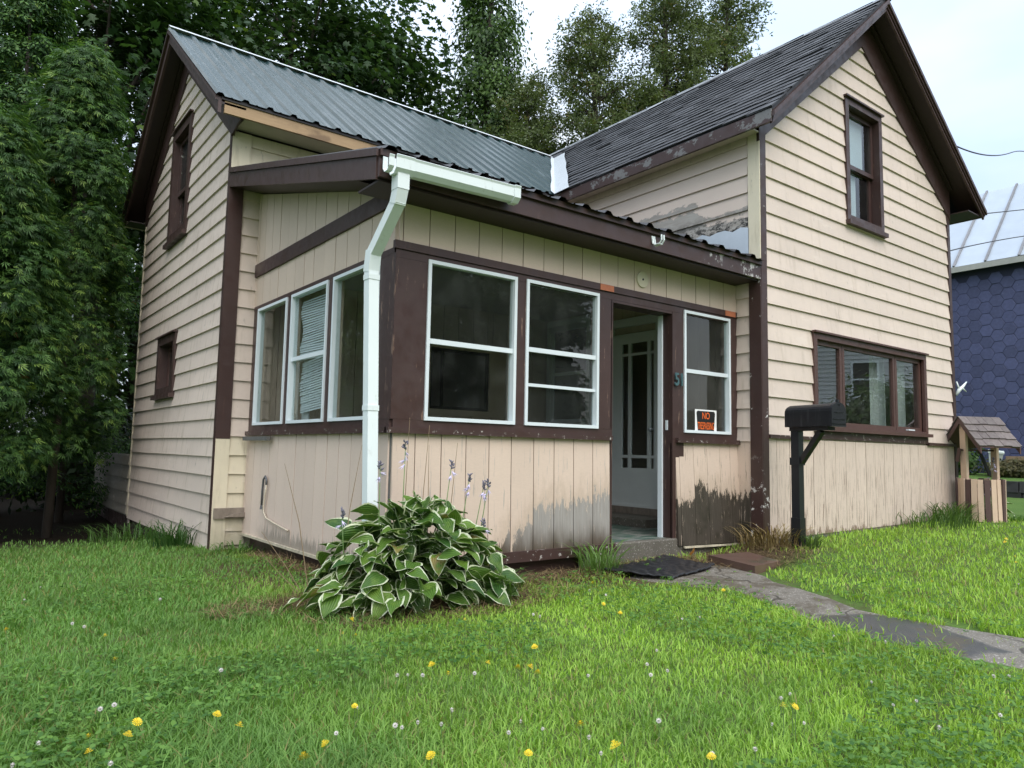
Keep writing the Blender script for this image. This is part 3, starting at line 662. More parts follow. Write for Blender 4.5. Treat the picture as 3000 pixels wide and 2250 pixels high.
B('rear_corner_strip', M['siding_cream'], H, XLG-.026, XLG, YLB-.005, YLB+.03, -.2, 3.95)
w3 = casing('x', XLG, 5.05, 5.77, 3.37, 4.71, .105, 'gable_window', M['brown_post'], H)
jambs('x', XLG, 5.05, 5.77, 3.37, 4.71, .12, M['brown_post'], w3)
frame_mb('x', XLG, -.04, -.07, 5.052, 5.768, 3.98, 4.705, .05).build('sash', M['brown_sill'], w3); pane('x', XLG, -.055, 5.10, 5.72, 4.03, 4.66, w3)
frame_mb('x', XLG, -.075, -.105, 5.052, 5.768, 3.375, 4.03, .05).build('sash', M['brown_sill'], w3); pane('x', XLG, -.09, 5.10, 5.72, 3.42, 3.98, w3)
w4 = casing('x', XLG, 5.19, 5.92, 1.43, 2.05, .095, 'small_window', M['brown_post'], H)
jambs('x', XLG, 5.19, 5.92, 1.43, 2.05, .14, M['brown_post'], w4)
frame_mb('x', XLG, -.08, -.11, 5.192, 5.918, 1.435, 2.045, .045).build('sash', M['brown_win'], w4); pane('x', XLG, -.095, 5.235, 5.875, 1.48, 2.0, w4)
V = []
for i in range(19): V += [(XLG+.2+.02*math.sin(i*1.7), 5.2+.04*i, 1.43), (XLG+.2+.02*math.sin(i*1.7), 5.2+.04*i, 2.05)]
mk('curtain', V, [(2*i, 2*i+2, 2*i+3, 2*i+1) for i in range(18)], M['curtain'], w4)
# foundation and the lower extension at the rear
B('foundation', M['brown_sill'], H, XLG+.05, XLG+.12, YLF, YLB, -.6, -.2)
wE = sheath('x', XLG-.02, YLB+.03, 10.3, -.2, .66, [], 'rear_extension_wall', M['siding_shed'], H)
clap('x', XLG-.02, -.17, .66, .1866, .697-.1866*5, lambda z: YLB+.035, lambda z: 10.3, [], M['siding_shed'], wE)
B('foundation', M['brown_sill'], H, XLG+.02, XLG+.1, YLB, 10.3, -.9, -.18)
# front wall of the left wing
wLF = sheath('y', YLF, XLG, 0, -.22, 4.0, [(-1.80, -.95, 1.28, 2.02)], 'left_wing_front_wall', M['siding_cream'], H)
clap('y', YLF, 3.45, 3.98, .1855, .714-.1855*4, lambda z: -4.02, lambda z: -.02, [], M['siding_cream'], wLF)
clap('y', YLF, .90, 3.4, .1855, .714-.1855*4, lambda z: -4.075, lambda z: XPL-.002, [], M['siding'], wLF)
clap('y', YLF, -.16, .90, .1855, .714-.1855*4, lambda z: -4.075, lambda z: XPL-.002, [], M['siding_cream'], wLF)
slab('y', YLF, -.002, .030, XLG-.02, -4.02, 3.58, 3.99, 'corner_board', M['siding_cream'], H)
slab('y', YLF, -.002, .034, XLG-.02, -4.075, .875, 3.52, 'corner_board', M['brown'], H)
slab('y', YLF, -.002, .030, XLG-.02, -4.075, -.2, .873, 'corner_board', M['siding_cream'], H)
slab('x', XLG, .001, .026, YLF-.028, YLF+.04, -.22, 3.98, 'corner_board', M['brown'], H)
slab('y', YLF, .031, .062, XLG-.005, -3.905, .10, .20, 'old_ledger_board', M['oldwood'], H)
quadboard('y', YLF, .063, .085, [(-4.10, .115), (-3.905, .112), (-3.905, .155), (-4.0, .15)], 'splintered_board', M['oldwood'], H)
# metal roof of the left wing, sheet by sheet (ribs are folded into the profile)
XO = -4.455
def lz(y): return LEZ+lslope*(y-LEY) if y <= LRY else LRZ-lslope*(y-LRY)
m = MB()
m.hexa([(XO+.01, LEY+.02, LEZ-.06), (valley_x(LEY), LEY+.02, LEZ-.06), (valley_x(LRY), LRY, LRZ-.05), (XO+.01, LRY, LRZ-.05), (XO+.01, LEY+.02, LEZ-.02), (valley_x(LEY), LEY+.02, LEZ-.02), (valley_x(LRY), LRY, LRZ-.012), (XO+.01, LRY, LRZ-.012)])
m.hexa([(XO+.01, LRY, LRZ-.05), (2.0, LRY, LRZ-.05), (2.0, 7.70, lz(7.70)-.05), (XO+.01, 7.70, lz(7.70)-.05), (XO+.01, LRY, LRZ-.012), (2.0, LRY, LRZ-.012), (2.0, 7.70, lz(7.70)-.012), (XO+.01, 7.70, lz(7.70)-.012)])
roofL = m.build('metal_roof', M['brown'], H)
rib = .2405; x0 = -4.448
prof = [(-.040, 0), (-.020, .024), (.020, .024), (.040, 0), (.095, 0), (.102, .005), (.112, .005), (.119, 0)]
k = 0
while x0+k*4*rib < 1.9:
    xs = []
    for q in range(4):
        for dx, h in prof: xs.append((x0+(k*4+q)*rib+dx, h))
    xs.append((x0+(k*4+4)*rib-.040, 0)); xs.append((x0+(k*4+4)*rib+.02, .024+.002)); k += 1
    V = []; n = 0
    nrm = Vector((0, -lslope, 1)).normalized()
    for x, h in xs:
        if x > valley_x(LRY)-.03: break
        ys = LEY-.03 if x < valley_x(LEY) else valley_y(x)+.02
        for yy in (ys, LRY-.02):
            p = Vector((x, yy, LEZ+lslope*(yy-LEY))) + nrm*(h+.004); V.append(tuple(p))
        n += 1
    if n > 2: mk('roof_sheet', V, [(2*i, 2*i+2, 2*i+3, 2*i+1) for i in range(n-1)], M['metalroof'], roofL)
mk('roof_sheet', [(XO, LRY, LRZ+.004), (1.9, LRY, LRZ+.004), (1.9, 7.74, lz(7.74)+.006), (XO, 7.74, lz(7.74)+.006)], [(0, 1, 2, 3)], M['metalroof'], roofL)
m = MB()
for sy in (-1, 1):
    m.add([(XO-.02, LRY, LRZ+.055), (1.72, LRY, LRZ+.055), (1.72, LRY+sy*.085, LRZ+.055-.06), (XO-.02, LRY+sy*.085, LRZ+.055-.06)], [(0, 1, 2, 3)])
m.build('ridge_cap', M['ridge_white'], roofL)
mv = MB()
for i in range(9):
    y = LEY-.06+(LRY-LEY+.0)*i/8; x = valley_x(y); z = LEZ+lslope*(y-LEY)
    jx = .012*math.sin(i*2.1)
    mv.V += [(x, y+.05+jx, z+.05+.03), (x, y-.02, z+.022), (x, y-.30+jx, z+.034)]
for i in range(8): mv.F += [(3*i, 3*i+1, 3*i+4, 3*i+3), (3*i+1, 3*i+2, 3*i+5, 3*i+4)]
mv.build('valley_flashing', M['foil'], roofL)
B('eave_fascia', M['rawwood'], roofL, XO+.06, -.25, LEY+.0, LEY+.03, LEZ-.165, LEZ-.035)
B('drip_edge', M['black_metal'], roofL, XO+.03, -.22, LEY-.012, LEY-.001, LEZ-.045, LEZ-.006)
m = MB(); m.hexa([(XO+.27, LEY+.03, LEZ-.155), (-.2, LEY+.03, LEZ-.155), (-.2, YLF-.001, LEZ-.145), (XO+.27, YLF-.001, LEZ-.145), (XO+.27, LEY+.03, LEZ-.135), (-.2, LEY+.03, LEZ-.135), (-.2, YLF-.001, LEZ-.125), (XO+.27, YLF-.001, LEZ-.125)])
m.build('eave_soffit', M['cream_flat'], roofL)
def rakeL(xa, xb, d0, d1, name, mat, y0=LEY, y1=7.70):
    for ya, yb in ((y0, LRY), (LRY, y1)):
        m = MB(); m.hexa([(xa, ya, lz(ya)-d1), (xb, ya, lz(ya)-d1), (xb, yb, lz(yb)-d1), (xa, yb, lz(yb)-d1), (xa, ya, lz(ya)-d0), (xb, ya, lz(ya)-d0), (xb, yb, lz(yb)-d0), (xa, yb, lz(yb)-d0)])
        m.build(name, mat, roofL)
rakeL(XO, XO+.03, .02, .175, 'rake_board', M['brown']); rakeL(XO-.03, XO-.001, .012, .055, 'rake_moulding', M['brown'])
rakeL(XO+.031, XLG-.001, .062, .085, 'rake_soffit', M['soffit'])
rakeL(XLG-.034, XLG-.002, .09, .475, 'gable_frieze', M['brown'], YLF-.03, YLB+.03)
rakeL(XLG-.08, XLG-.036, .09, .14, 'bed_moulding', M['soffit'], YLF, YLB)
m = MB(); m.add([(XO+.035, LEY+.03, LEZ-.17), (XO+.035, YLF-.03, LEZ-.17), (XO+.035, YLF-.03, LEZ-.06), (XO+.035, LEY+.03, LEZ-.06)], [(0, 1, 2, 3)])
quadboard('x', XLG, .02, .04, [(YLF-.03, 3.93), (YLF-.03, 4.20), (2.95, 4.16), (2.95, 4.0)], 'eave_return', M['brown'], roofL)
B('eave_soffit', M['soffit'], roofL, XO+.03, 2.0, YLB+.04, 7.68, lz(7.7)-.16, lz(7.7)-.145)
B('eave_fascia', M['siding_cream'], roofL, XO+.0, 2.0, 7.685, 7.71, lz(7.7)-.17, lz(7.7)-.03)
# closing walls nobody sees from the street
B('rear_wall', M['siding'], H, XLG, 4.4, YLB+.0, YLB+.05, -.3, 4.0); B('right_wall', M['siding'], H, XR-.06, XR-.003, .06, YLB, -.3, 4.2)
# ---- porch ------------------------------------------------------------------------
FY = -.03; PZ0, PZ1 = 2.735, 3.60; psl = (PZ1-PZ0)/(YLF-FY)
pz = lambda y: PZ0+psl*(y-FY)
m = MB(); m.hexa([(XLG, FY, pz(FY)-.045), (-.002, FY, pz(FY)-.045), (-.002, YLF-.035, pz(YLF)-.055), (XLG, YLF-.035, pz(YLF)-.055), (XLG, FY, pz(FY)-.01), (-.002, FY, pz(FY)-.01), (-.002, YLF-.035, pz(YLF)-.02), (XLG, YLF-.035, pz(YLF)-.02)])
roofP = m.build('porch_roof', M['brown'], H)
for k in range(5):
    xs = []
    for q in range(4):
        for dx, h in [(-.048, 0), (-.022, .028), (.022, .028), (.048, 0), (.10, 0), (.108, .006), (.118, .006), (.126, 0)]: xs.append((-4.152+(k*4+q)*.2445+dx, h))
    xs += [(-4.152+(k*4+4)*.2445-.048, 0), (-4.152+(k*4+4)*.2445, .030)]
    V = []; n = 0
    for x, h in xs:
        if x < XLG-.03 or x > -.03: continue
        V += [(x, FY-.065+random.uniform(-.004, .004), pz(FY-.065)+h), (x, YLF-.04, pz(YLF-.04)+h)]; n += 1
    if n > 2: mk('roof_sheet', V, [(2*i, 2*i+2, 2*i+3, 2*i+1) for i in range(n-1)], M['black_metal'], roofP)
B('fascia', M['brown_fascia'], roofP, XLG-.015, -.028, FY-.005, FY+.025, 2.548, 2.722)
B('fascia_cap', M['brown'], roofP, XLG-.02, -.03, FY-.03, FY-.006, 2.682, 2.728)
quadboard('x', XLG-.0, .0, .025, [(FY+.026, pz(FY)-.20), (YLF-.03, pz(YLF)-.20), (YLF-.03, pz(YLF)-.025), (FY+.026, pz(FY)-.025)], 'side_fascia', M['brown'], roofP)
quadboard('x', XLG-.0, .026, .042, [(FY-.005, pz(FY)-.055), (YLF-.03, pz(YLF)-.055), (YLF-.03, pz(YLF)-.005), (FY-.005, pz(FY)-.005)], 'side_fascia_cap', M['brown'], roofP)
B('soffit', M['soffit'], roofP, XLG+.002, -.03, FY+.026, YPF+.02, 2.53, 2.544)
m = MB(); m.hexa([(XLG+.002, YPF+.021, pz(YPF)-.20), (XPL+.02, YPF+.021, pz(YPF)-.20), (XPL+.02, YLF-.035, pz(YLF)-.20), (XLG+.002, YLF-.035, pz(YLF)-.20), (XLG+.002, YPF+.021, pz(YPF)-.185), (XPL+.02, YPF+.021, pz(YPF)-.185), (XPL+.02, YLF-.035, pz(YLF)-.185), (XLG+.002, YLF-.035, pz(YLF)-.185)])
m.build('side_soffit', M['soffit'], roofP)
PW = sheath('y', YPF, XPL, -.005, .0, 2.53, [(-3.63, -2.85, 1.01, 2.155), (-2.735, -1.96, 1.01, 2.155), (-1.79, -.985, -.2, 2.135), (-.825, -.135, 1.015, 2.17)], 'porch_front_wall', M['plank_up'], H)
gP = [-3.882, -3.85, -3.635, -3.418, -3.203, -2.986, -2.777, -2.564, -2.354, -2.141, -1.927, -1.714, -1.507, -1.291, -1.077, -.863, -.649, -.435, -.22, -.006]
planks('y', YPF, gP, lambda u: 2.245, lambda u: 2.529, M['plank_up'], PW)
gQ = [-3.882, -3.703, -3.489, -3.277, -3.069, -2.859, -2.638, -2.428, -2.218, -2.003, -1.803]
planks('y', YPF, gQ, lambda u: .045, lambda u: .912, M['plank_front'], PW, lean=.012)
planks('y', YPF, [-.955, -.905, -.70, -.50, -.30, -.14, -.006], lambda u: -.02-.02*(u+.9), lambda u: .915, M['plank_front'], PW, lean=.045, gap=.002)
slab('y', YPF, -.002, .010, -1.0, -.01, .05, .91, 'plank_backing', M['greywood'], PW)
slab('y', YPF, -.002, .004, XPL, -1.80, .0, .91, 'plank_backing', M['greywood'], PW)
slab('y', YPF, .026, .048, -3.86, -1.74, -.032, .048, 'base_board', M['brown_sill'], PW)
quadboard('y', YPF, .055, .075, [(-.885, -.045), (-.12, -.060), (-.12, -.045), (-.885, -.027)], 'loose_batten', M['siding_cream'], PW)
quadboard('y', YPF, .05, .07, [(-.12, -.052), (-.012, -.07), (-.012, -.055), (-.12, -.038)], 'loose_batten', M['siding_cream'], PW)
slab('y', YPF, .0, .034, XPL-.034, -.012, 2.195, 2.252, 'header_band', M['brown'], PW)
slab('y', YPF, .0, .022, XPL-.022, -.012, 2.135, 2.194, 'header_band', M['brown'], PW)
for a, b in ((-1.947, -1.785), (-.215, -.05)): slab('y', YPF, .035, .0375, a, b, 2.197, 2.250, 'bare_patch', M['orange_wood'], PW)
slab('y', YPF, .0, .052, XPL-.052, -1.80, .912, .952, 'sill_board', M['brown_sill'], PW); slab('y', YPF, .0, .055, -.955, -.0, .915, .958, 'sill_board', M['brown_sill'], PW)
slab('y', YPF, .0, .020, XPL+.0, -1.80, .953, 1.008, 'under_window_board', M['brown'], PW); slab('y', YPF, .0, .020, -.955, -.012, .959, 1.012, 'under_window_board', M['brown'], PW)
for a, b in ((XPL-.02, -3.645), (-2.838, -2.745), (-1.955, -1.79)): slab('y', YPF, .0, .021, a, b, 1.009, 2.134, 'post', M['brown_post'], PW)
for a, b in ((-.985, -.84), (-.128, -.012)): slab('y', YPF, .0, .021, a, b, 1.013 if a > -.5 else .0, 2.134, 'post', M['brown_post'], PW)
# door opening lining
B('door_jamb', M['brown_post'], PW, -1.80, -1.778, YPF-.021, YPF+.14, .05, 2.134); B('door_jamb', M['brown_post'], PW, -1.0, -.978, YPF-.024, YPF+.14, -.03, 2.134); B('door_head', M['brown'], PW, -1.778, -1.0, YPF-.02, YPF+.14, 2.112, 2.134)
B('door_stop', M['white_alu'], PW, -1.018, -1.001, YPF+.09, YPF+.14, .0, 2.11)
B('latch_plate', M['white_alu'], PW, -1.008, -1.001, YPF+.03, YPF+.055, 1.03, 1.12)
def storm(pl, c, u0, u1, z0, z1, rail, parent, name='porch_window', extra=(), scr=0):
    o = frame_mb(pl, c, -.03, .034, u0, u1, z0, z1, .026).build(name, M['white_alu'], parent)
    if rail: slab(pl, c, -.012, .016, u0+.026, u1-.026, rail-.020, rail+.016, 'meeting_rail', M['white_alu'], o); pane(pl, c, .004, u0+.024, u1-.024, rail+.014, z1-.024, o); pane(pl, c, -.012, u0+.024, u1-.024, z0+.024, rail-.014, o)
    else: pane(pl, c, .004, u0+.024, u1-.024, z0+.024, z1-.024, o)
    if scr: slab(pl, c, -.022, -.024, u0+.024, u1-.024, (rail if rail and scr == 1 else z0+.024), z1-.024, 'insect_screen', M['screen'], o)
    for e in extra: slab(pl, c, -.02, .010, u0+.026, e[0], e[1]-.012, e[1]+.012, 'screen_rail', M['white_alu'], o)
    return o
storm('y', YPF, -3.645, -2.84, 1.008, 2.16, 1.578, H, scr=1); storm('y', YPF, -2.745, -1.952, 1.008, 2.162, 1.61, H, extra=((-1.978, 1.328),), scr=2); storm('y', YPF, -.838, -.13, 1.012, 2.172, 1.60, H, scr=2)
# left porch wall
PS = sheath('x', XPL, YPF, YLF, -.04, 3.36, [(2.31, 3.085, 1.012, 2.165), (1.395, 2.18, 1.012, 2.165), (.50, 1.275, 1.012, 2.165), (2.4, YLF, 3.15, 3.36), (1.2, 2.4, 2.86, 3.36), (YPF, 1.2, 2.6, 3.36)], 'porch_side_wall', M['plank_up'], H)
gS = [.29, .45, .66, .87, 1.085, 1.30, 1.525, 1.749, 1.96, 2.17, 2.385, 2.602, 2.816, 3.025, 3.202, 3.268]
soft = lambda u: min(pz(u)-.20, 3.4)
planks('x', XPL, gS, lambda u: 2.645, soft, M['plank_up'], PS); planks('x', XPL, gS, lambda u: 2.21, lambda u: 2.512, M['plank_up'], PS)
planks('x', XPL, gS, lambda u: -.035-.006*u, lambda u: .912, M['plank_side'], PS, lean=.01)
slab('x', XPL, -.002, .004, YPF, YLF, .0, .91, 'plank_backing', M['greywood'], PS)
slab('x', XPL, .0, .036, YPF-.03, YLF-.036, 2.514, 2.642, 'cross_band', M['brown'], PS)
slab('x', XPL, .0, .022, YPF-.021, YLF-.036, 2.166, 2.208, 'header_band', M['brown'], PS)
slab('x', XPL, .0, .052, YPF-.02, YLF-.037, .912, .952, 'sill_board', M['brown_sill'], PS); slab('x', XPL, .0, .019, YPF, YLF-.037, .953, 1.009, 'under_window_board', M['brown'], PS)
for a, b in ((YPF-.02, .492), (1.287, 1.388), (2.192, 2.298), (3.094, 3.235)): slab('x', XPL, .0, .0205, a, b, 1.0095, 2.1655, 'post', M['brown_post'], PS)
storm('x', XPL, 2.30, 3.092, 1.01, 2.168, None, H, 'side_window'); storm('x', XPL, 1.39, 2.19, 1.01, 2.168, 1.583, H, 'side_window'); storm('x', XPL, .495, 1.284, 1.01, 2.168, None, H, 'side_window')
slab('x', XPL, .053, .085, 2.50, 3.19, .86, .898, 'loose_block', M['greywood'], PS)
quadboard('x', XPL, .026, .045, [(1.2, -.068), (3.22, -.066), (3.22, -.045), (1.2, -.044)], 'base_batten', M['siding_cream'], PS)
B('skirt_board', M['brown'], H, XPL+.05, XPL+.08, YPF+.02, YLF-.04, -.35, -.0); B('skirt_board', M['brown'], H, XPL+.05, -2.1, YPF+.04, YPF+.07, -.35, .02)
# porch floor, step, ceiling and the walls inside
B('porch_floor', M['floor_green'], H, -3.8, -.002, YPF-.0, YLF-.03, -.02, .046)
m = MB(); n = 12; pts = [(-2.12, .30), (-2.10, .262), (-1.95, .240), (-1.0, .240), (-.55, .25), (-.3, .27), (-.25, .30)]
V = [(x, y, -.3) for x, y in pts]+[(x, y+.006, .036) for x, y in pts]+[(x, y+.02, .0475) for x, y in pts]; k = len(pts)
mk('door_step', V, [(i, i+1, k+i+1, k+i) for i in range(k-1)]+[(k+i, k+i+1, 2*k+i+1, 2*k+i) for i in range(k-1)]+[tuple(range(2*k, 3*k))], M['concrete'], H)
B('inner_step', M['concrete'], H, -.55, -.02, 1.0, 2.2, .047, .13)
B('porch_ceiling', M['ceiling'], H, XPL+.02, -.005, YPF+.03, YLF-.01, 2.55, 2.57)
planks('y', YLF-.02, list(np.arange(-3.86, 0, .215)), lambda u: .05, lambda u: 2.55, M['plank_up'], wLF) if False else None
INW = MB()
IW = sheath('y', YLF-.035, XPL+.02, -.02, .05, 2.55, [(-1.86, -.93, 1.24, 2.06)], 'porch_inner_wall', M['plank_up'], H)
e_ = list(np.arange(-3.86, -1.9, .215))+[-1.87]
planks('y', YLF-.035, e_, lambda u: .06, lambda u: 2.54, M['plank_up'], IW); planks('y', YLF-.035, [-.92, -.705, -.49, -.275, -.06], lambda u: .06, lambda u: 2.54, M['plank_up'], IW); planks('y', YLF-.035, [-1.87, -1.65, -1.44, -1.22, -1.0, -.92], lambda u: .06, lambda u: 1.23, M['plank_up'], IW); planks('y', YLF-.035, [-1.87, -1.65, -1.44, -1.22, -1.0, -.92], lambda u: 2.09, lambda u: 2.54, M['plank_up'], IW)
iw = frame_mb('y', YLF-.035, -.02, .035, -1.90, -.90, 1.22, 2.09, .07).build('inner_window', M['plank_up'], H); frame_mb('y', YLF-.035, -.02, .01, -1.83, -.97, 1.29, 2.02, .035, [(-1.66, -1.63, 1.32, 1.99)]).build('sash', M['black_metal'], iw); pane('y', YLF-.035, -.01, -1.80, -1.0, 1.32, 1.99, iw)
IR = sheath('x', -.006, YPF+.02, YLF-.04, .05, 2.55, [(1.22, 2.05, .12, 2.30), (2.42, 3.14, 1.18, 2.48)], 'porch_inner_side_wall', M['plank_up'], H)
planks('x', -.006, [.31, .52, .73, .94, 1.15, 1.215], lambda u: .06, lambda u: 2.54, M['plank_up'], IR); planks('x', -.006, [1.22, 1.43, 1.64, 1.85, 2.05], lambda u: 2.40, lambda u: 2.54, M['plank_up'], IR); planks('x', -.006, [2.06, 2.2, 2.36], lambda u: .06, lambda u: 2.54, M['plank_up'], IR)
rw = frame_mb('x', -.006, -.02, .05, 2.37, 3.19, 1.13, 2.53, .055).build('inner_window', M['white_paint'], H); frame_mb('x', -.006, -.01, .02, 2.43, 3.13, 1.19, 2.47, .04, [(2.47, 3.09, 1.80, 1.84)]).build('sash', M['white_alu'], rw); pane('x', -.006, .0, 2.47, 3.09, 1.23, 2.43, rw)
m = MB(); m.box(-.075, -.03, 2.40, 3.16, 2.44, 2.50)
for i in range(6): m.box(-.078, -.028, 2.41, 3.15, 2.375+.010*i, 2.380+.010*i)
rb = m.build('raised_blind', M['white_alu'], None); tag(rb, 'raised white blind bunched at the top of the inner porch window', 'blind')
# inner door
D = thing('front_door', 'white panel door with tall narrow panes inside the porch', 'door', (-.02, 1.64, .21))
m = frame_mb('x', -.012, -.035, .012, 1.30, 1.98, .21, 2.205, .005); dz0, dz1, dy0, dy1 = .21, 2.205, 1.30, 1.98
ys = [1.335, 1.385, 1.432, 1.683, 1.727, 1.826]; zs = [.645, .758, .792, 1.940, 1.968, 2.085]
m = MB()
def dslab(a, b, d, e): m.box(-.022, -.060+.012, a, b, d, e)
dslab(dy0, dy1, dz0, zs[0]); dslab(dy0, dy1, zs[5], dz1); dslab(dy0, ys[0], zs[0], zs[5]); dslab(ys[5], dy1, zs[0], zs[5])
dslab(ys[1], ys[2], zs[0], zs[5]); dslab(ys[3], ys[4], zs[0], zs[5])
for a, b in ((ys[0], ys[1]), (ys[2], ys[3]), (ys[4], ys[5])):
    dslab(a, b, zs[1], zs[2]); dslab(a, b, zs[3], zs[4])
m.build('door_leaf', M['white_paint'], D)
for a, b in ((ys[0], ys[1]), (ys[2], ys[3]), (ys[4], ys[5])):
    for d, e in ((zs[0], zs[1]), (zs[2], zs[3]), (zs[4], zs[5])): B('pane', M['glass'], D, -.036, -.032, a, b, d, e)
B('threshold', M['oldwood'], D, -.09, -.01, 1.20, 2.07, .131, .205)
frame_mb('x', -.006, .0, .06, 1.20, 2.08, .13, 2.385, .095).build('door_casing', M['white_paint'], D)
m = MB(); m.tube([(-.05, 1.345, 1.08), (-.09, 1.345, 1.08), (-.095, 1.345, 1.08), (-.115, 1.345, 1.08)], [.012, .012, .026, .018], 10); m.build('door_knob', M['galv'], D, True)
# gutter, downspout, bracket
m = MB(); gp = [(-.006, .085), (-.006, .0), (-.03, -.03), (-.075, -.03), (-.105, .0), (-.105, .06), (-.112, .075)]
def gutter_seg(x0, x1, sc, zb0, zb1, name, capped):
    V = []; k = len(gp)
    for x, zb in ((x0, zb0), (x1, zb1)):
        for dy, dz in gp: V.append((x, FY-.030+(dy+.05)*sc-.05, zb+dz*sc))
        for dy, dz in reversed(gp): V.append((x, FY-.030+(dy*.93-.003+.05)*sc-.05, zb+(dz+.004)*sc))
    n = 2*k; Fc = [(i, (i+1) % n, n+(i+1) % n, n+i) for i in range(n)]
    if capped: Fc += [tuple(range(k)), tuple(range(n+k-1, n-1, -1))]
    else: Fc += [tuple(range(n)), tuple(range(2*n-1, n-1, -1))]
    return mk(name, V, Fc, M['white_pvc'], GUT)
GUT = thing('gutter', 'short white gutter length with a sloping downspout at the porch corner', 'gutter', (-4.1, .1, -.1))
gutter_seg(-4.05, -3.20, 1.0, 2.590, 2.612, 'gutter_trough', False); gutter_seg(-4.155, -4.02, 1.10, 2.582, 2.586, 'outlet_box', False); gutter_seg(-3.21, -3.155, 1.12, 2.606, 2.608, 'end_cap', True); gutter_seg(-4.20, -4.165, .92, 2.588, 2.588, 'end_stub', False)
ox, oy = -4.09, -.11
DS = MB(); DS.box(ox-.042, ox+.042, oy-.042, oy+.042, 2.46, 2.56); DS.build('outlet_collar', M['white_pvc'], GUT)
MB().bar((ox, oy-.002, 2.47), (ox-.002, oy+.03, 2.375), .078, .078, (0, 1, 0)).build('elbow', M['white_pvc'], GUT)
MB().bar((ox, oy+.012, 2.40), (-4.1, .235, 2.09), .074, .074, (0, 1, 0)).build('sloping_pipe', M['white_pvc'], GUT)
MB().bar((-4.1, .215, 2.13), (-4.1, .240, 1.985), .080, .080, (0, 1, 0)).build('elbow', M['white_pvc'], GUT)
MB().bar((-4.1, .238, 2.03), (-4.1, .10, -.1), .074, .074, (0, 1, 0)).build('pipe', M['white_pvc'], GUT)
for z_ in (1.93, 1.05): MB().box(-4.141, -4.059, .238-(2.03-z_)*.0648-.041, .238-(2.03-z_)*.0648+.041, z_, z_+.035).build('pipe_strap', M['white_pvc'], GUT)
m = MB(); y0 = FY-.008; bx = -1.62
m.tube([(bx, y0, 2.665), (bx, y0-.01, 2.60), (bx, y0-.035, 2.583), (bx, y0-.085, 2.583), (bx, y0-.108, 2.61), (bx, y0-.105, 2.655)], .0075, 6)
m.tube([(bx+.03, y0, 2.665), (bx+.03, y0-.01, 2.60), (bx+.03, y0-.035, 2.583), (bx+.03, y0-.085, 2.583), (bx+.03, y0-.108, 2.61), (bx+.03, y0-.105, 2.655)], .0075, 6)
m.box(bx, bx+.03, y0-.09, y0-.02, 2.576, 2.582); m.box(bx, bx+.03, y0-.004, y0, 2.60, 2.665)
tag(m.build('gutter_bracket', M['white_pvc'], None), 'empty white gutter bracket left on the brown porch fascia', 'bracket')
# lamp mounting plate above the door
m = MB(); n = 24
m.V = [(-1.41+.072*math.cos(2*math.pi*i/n), YPF-.030, 2.372+.072*math.sin(2*math.pi*i/n)) for i in range(n)]+[(-1.41+.076*math.cos(2*math.pi*i/n), YPF-.015, 2.372+.076*math.sin(2*math.pi*i/n)) for i in range(n)]; m.F = [tuple(range(n))]+[(i, (i+1) % n, n+(i+1) % n, n+i) for i in range(n)]
lp = m.build('lamp_plate', M['siding_cream'], PW); m = MB(); m.tube([(-1.41, YPF-.034, 2.372), (-1.41, YPF-.028, 2.372)], .010, 8); m.build('screw_hole', M['sign_black'], lp)
# house number and sign
hn = text_mesh('house_number', '51', .165, M['number'], H, (-.925, YPF-.042, 1.495), (R(90), 0, 0), .006, .82, .003)
SG = thing('no_trespassing_sign', 'black no trespassing sign with orange letters behind the window glass', 'sign', (-.486, YPF-.01, 1.03))
B('sign_border', M['sign_white'], SG, -.650, -.322, YPF-.0015, YPF-.0005, 1.034, 1.242); 
def rrect(x0, x1, z0, z1, r, y):
    V = []
    for cx, cz, a0 in ((x1-r, z1-r, 0), (x0+r, z1-r, 90), (x0+r, z0+r*.2, 180), (x1-r, z0+r*.2, 270)):
        for a in (0, 45, 90):
            rr = r if a0 < 180 else r*.2
            V.append((cx+rr*math.cos(R(a0+a)), y, cz+rr*math.sin(R(a0+a))))
    return V
V = rrect(-.628, -.345, 1.036, 1.228, .022, YPF-.0022); mk('sign_face', V, [tuple(range(len(V)))], M['sign_black'], SG)
text_mesh('lettering', 'NO', .092, M['sign_orange'], SG, (-.4865, YPF-.003, 1.180), (R(90), 0, 0), .0003, .80); text_mesh('lettering', 'TRESPASSING', .100, M['sign_orange'], SG, (-.4865, YPF-.003, 1.082), (R(90), 0, 0), .0003, .415)
# dangling cable on the side wall
CB = thing('old_cable', 'dead cable hooked and dangling on the porch side wall', 'cable', (XPL-.03, 2.6, .2)); xx = XPL-.045
MB().tube([(xx, 2.665, .265), (xx, 2.66, .40), (xx, 2.645, .50), (xx, 2.60, .53), (xx, 2.565, .50), (xx, 2.56, .455)], .010, 6).build('dark_cable', M['cable'], CB, True)
MB().tube([(xx, 2.56, .46), (xx, 2.585, .36), (xx, 2.61, .26), (xx, 2.60, .20), (xx, 2.53, .155), (xx, 2.3, .125), (xx, 2.05, .10), (xx, 1.98, .095)], .009, 6).build('pale_cable', M['cable_white'], CB, True)
MB().tube([(xx, 2.665, .27), (xx, 2.665, .225)], [.008, .016], 6).build('plug', M['cable'], CB)
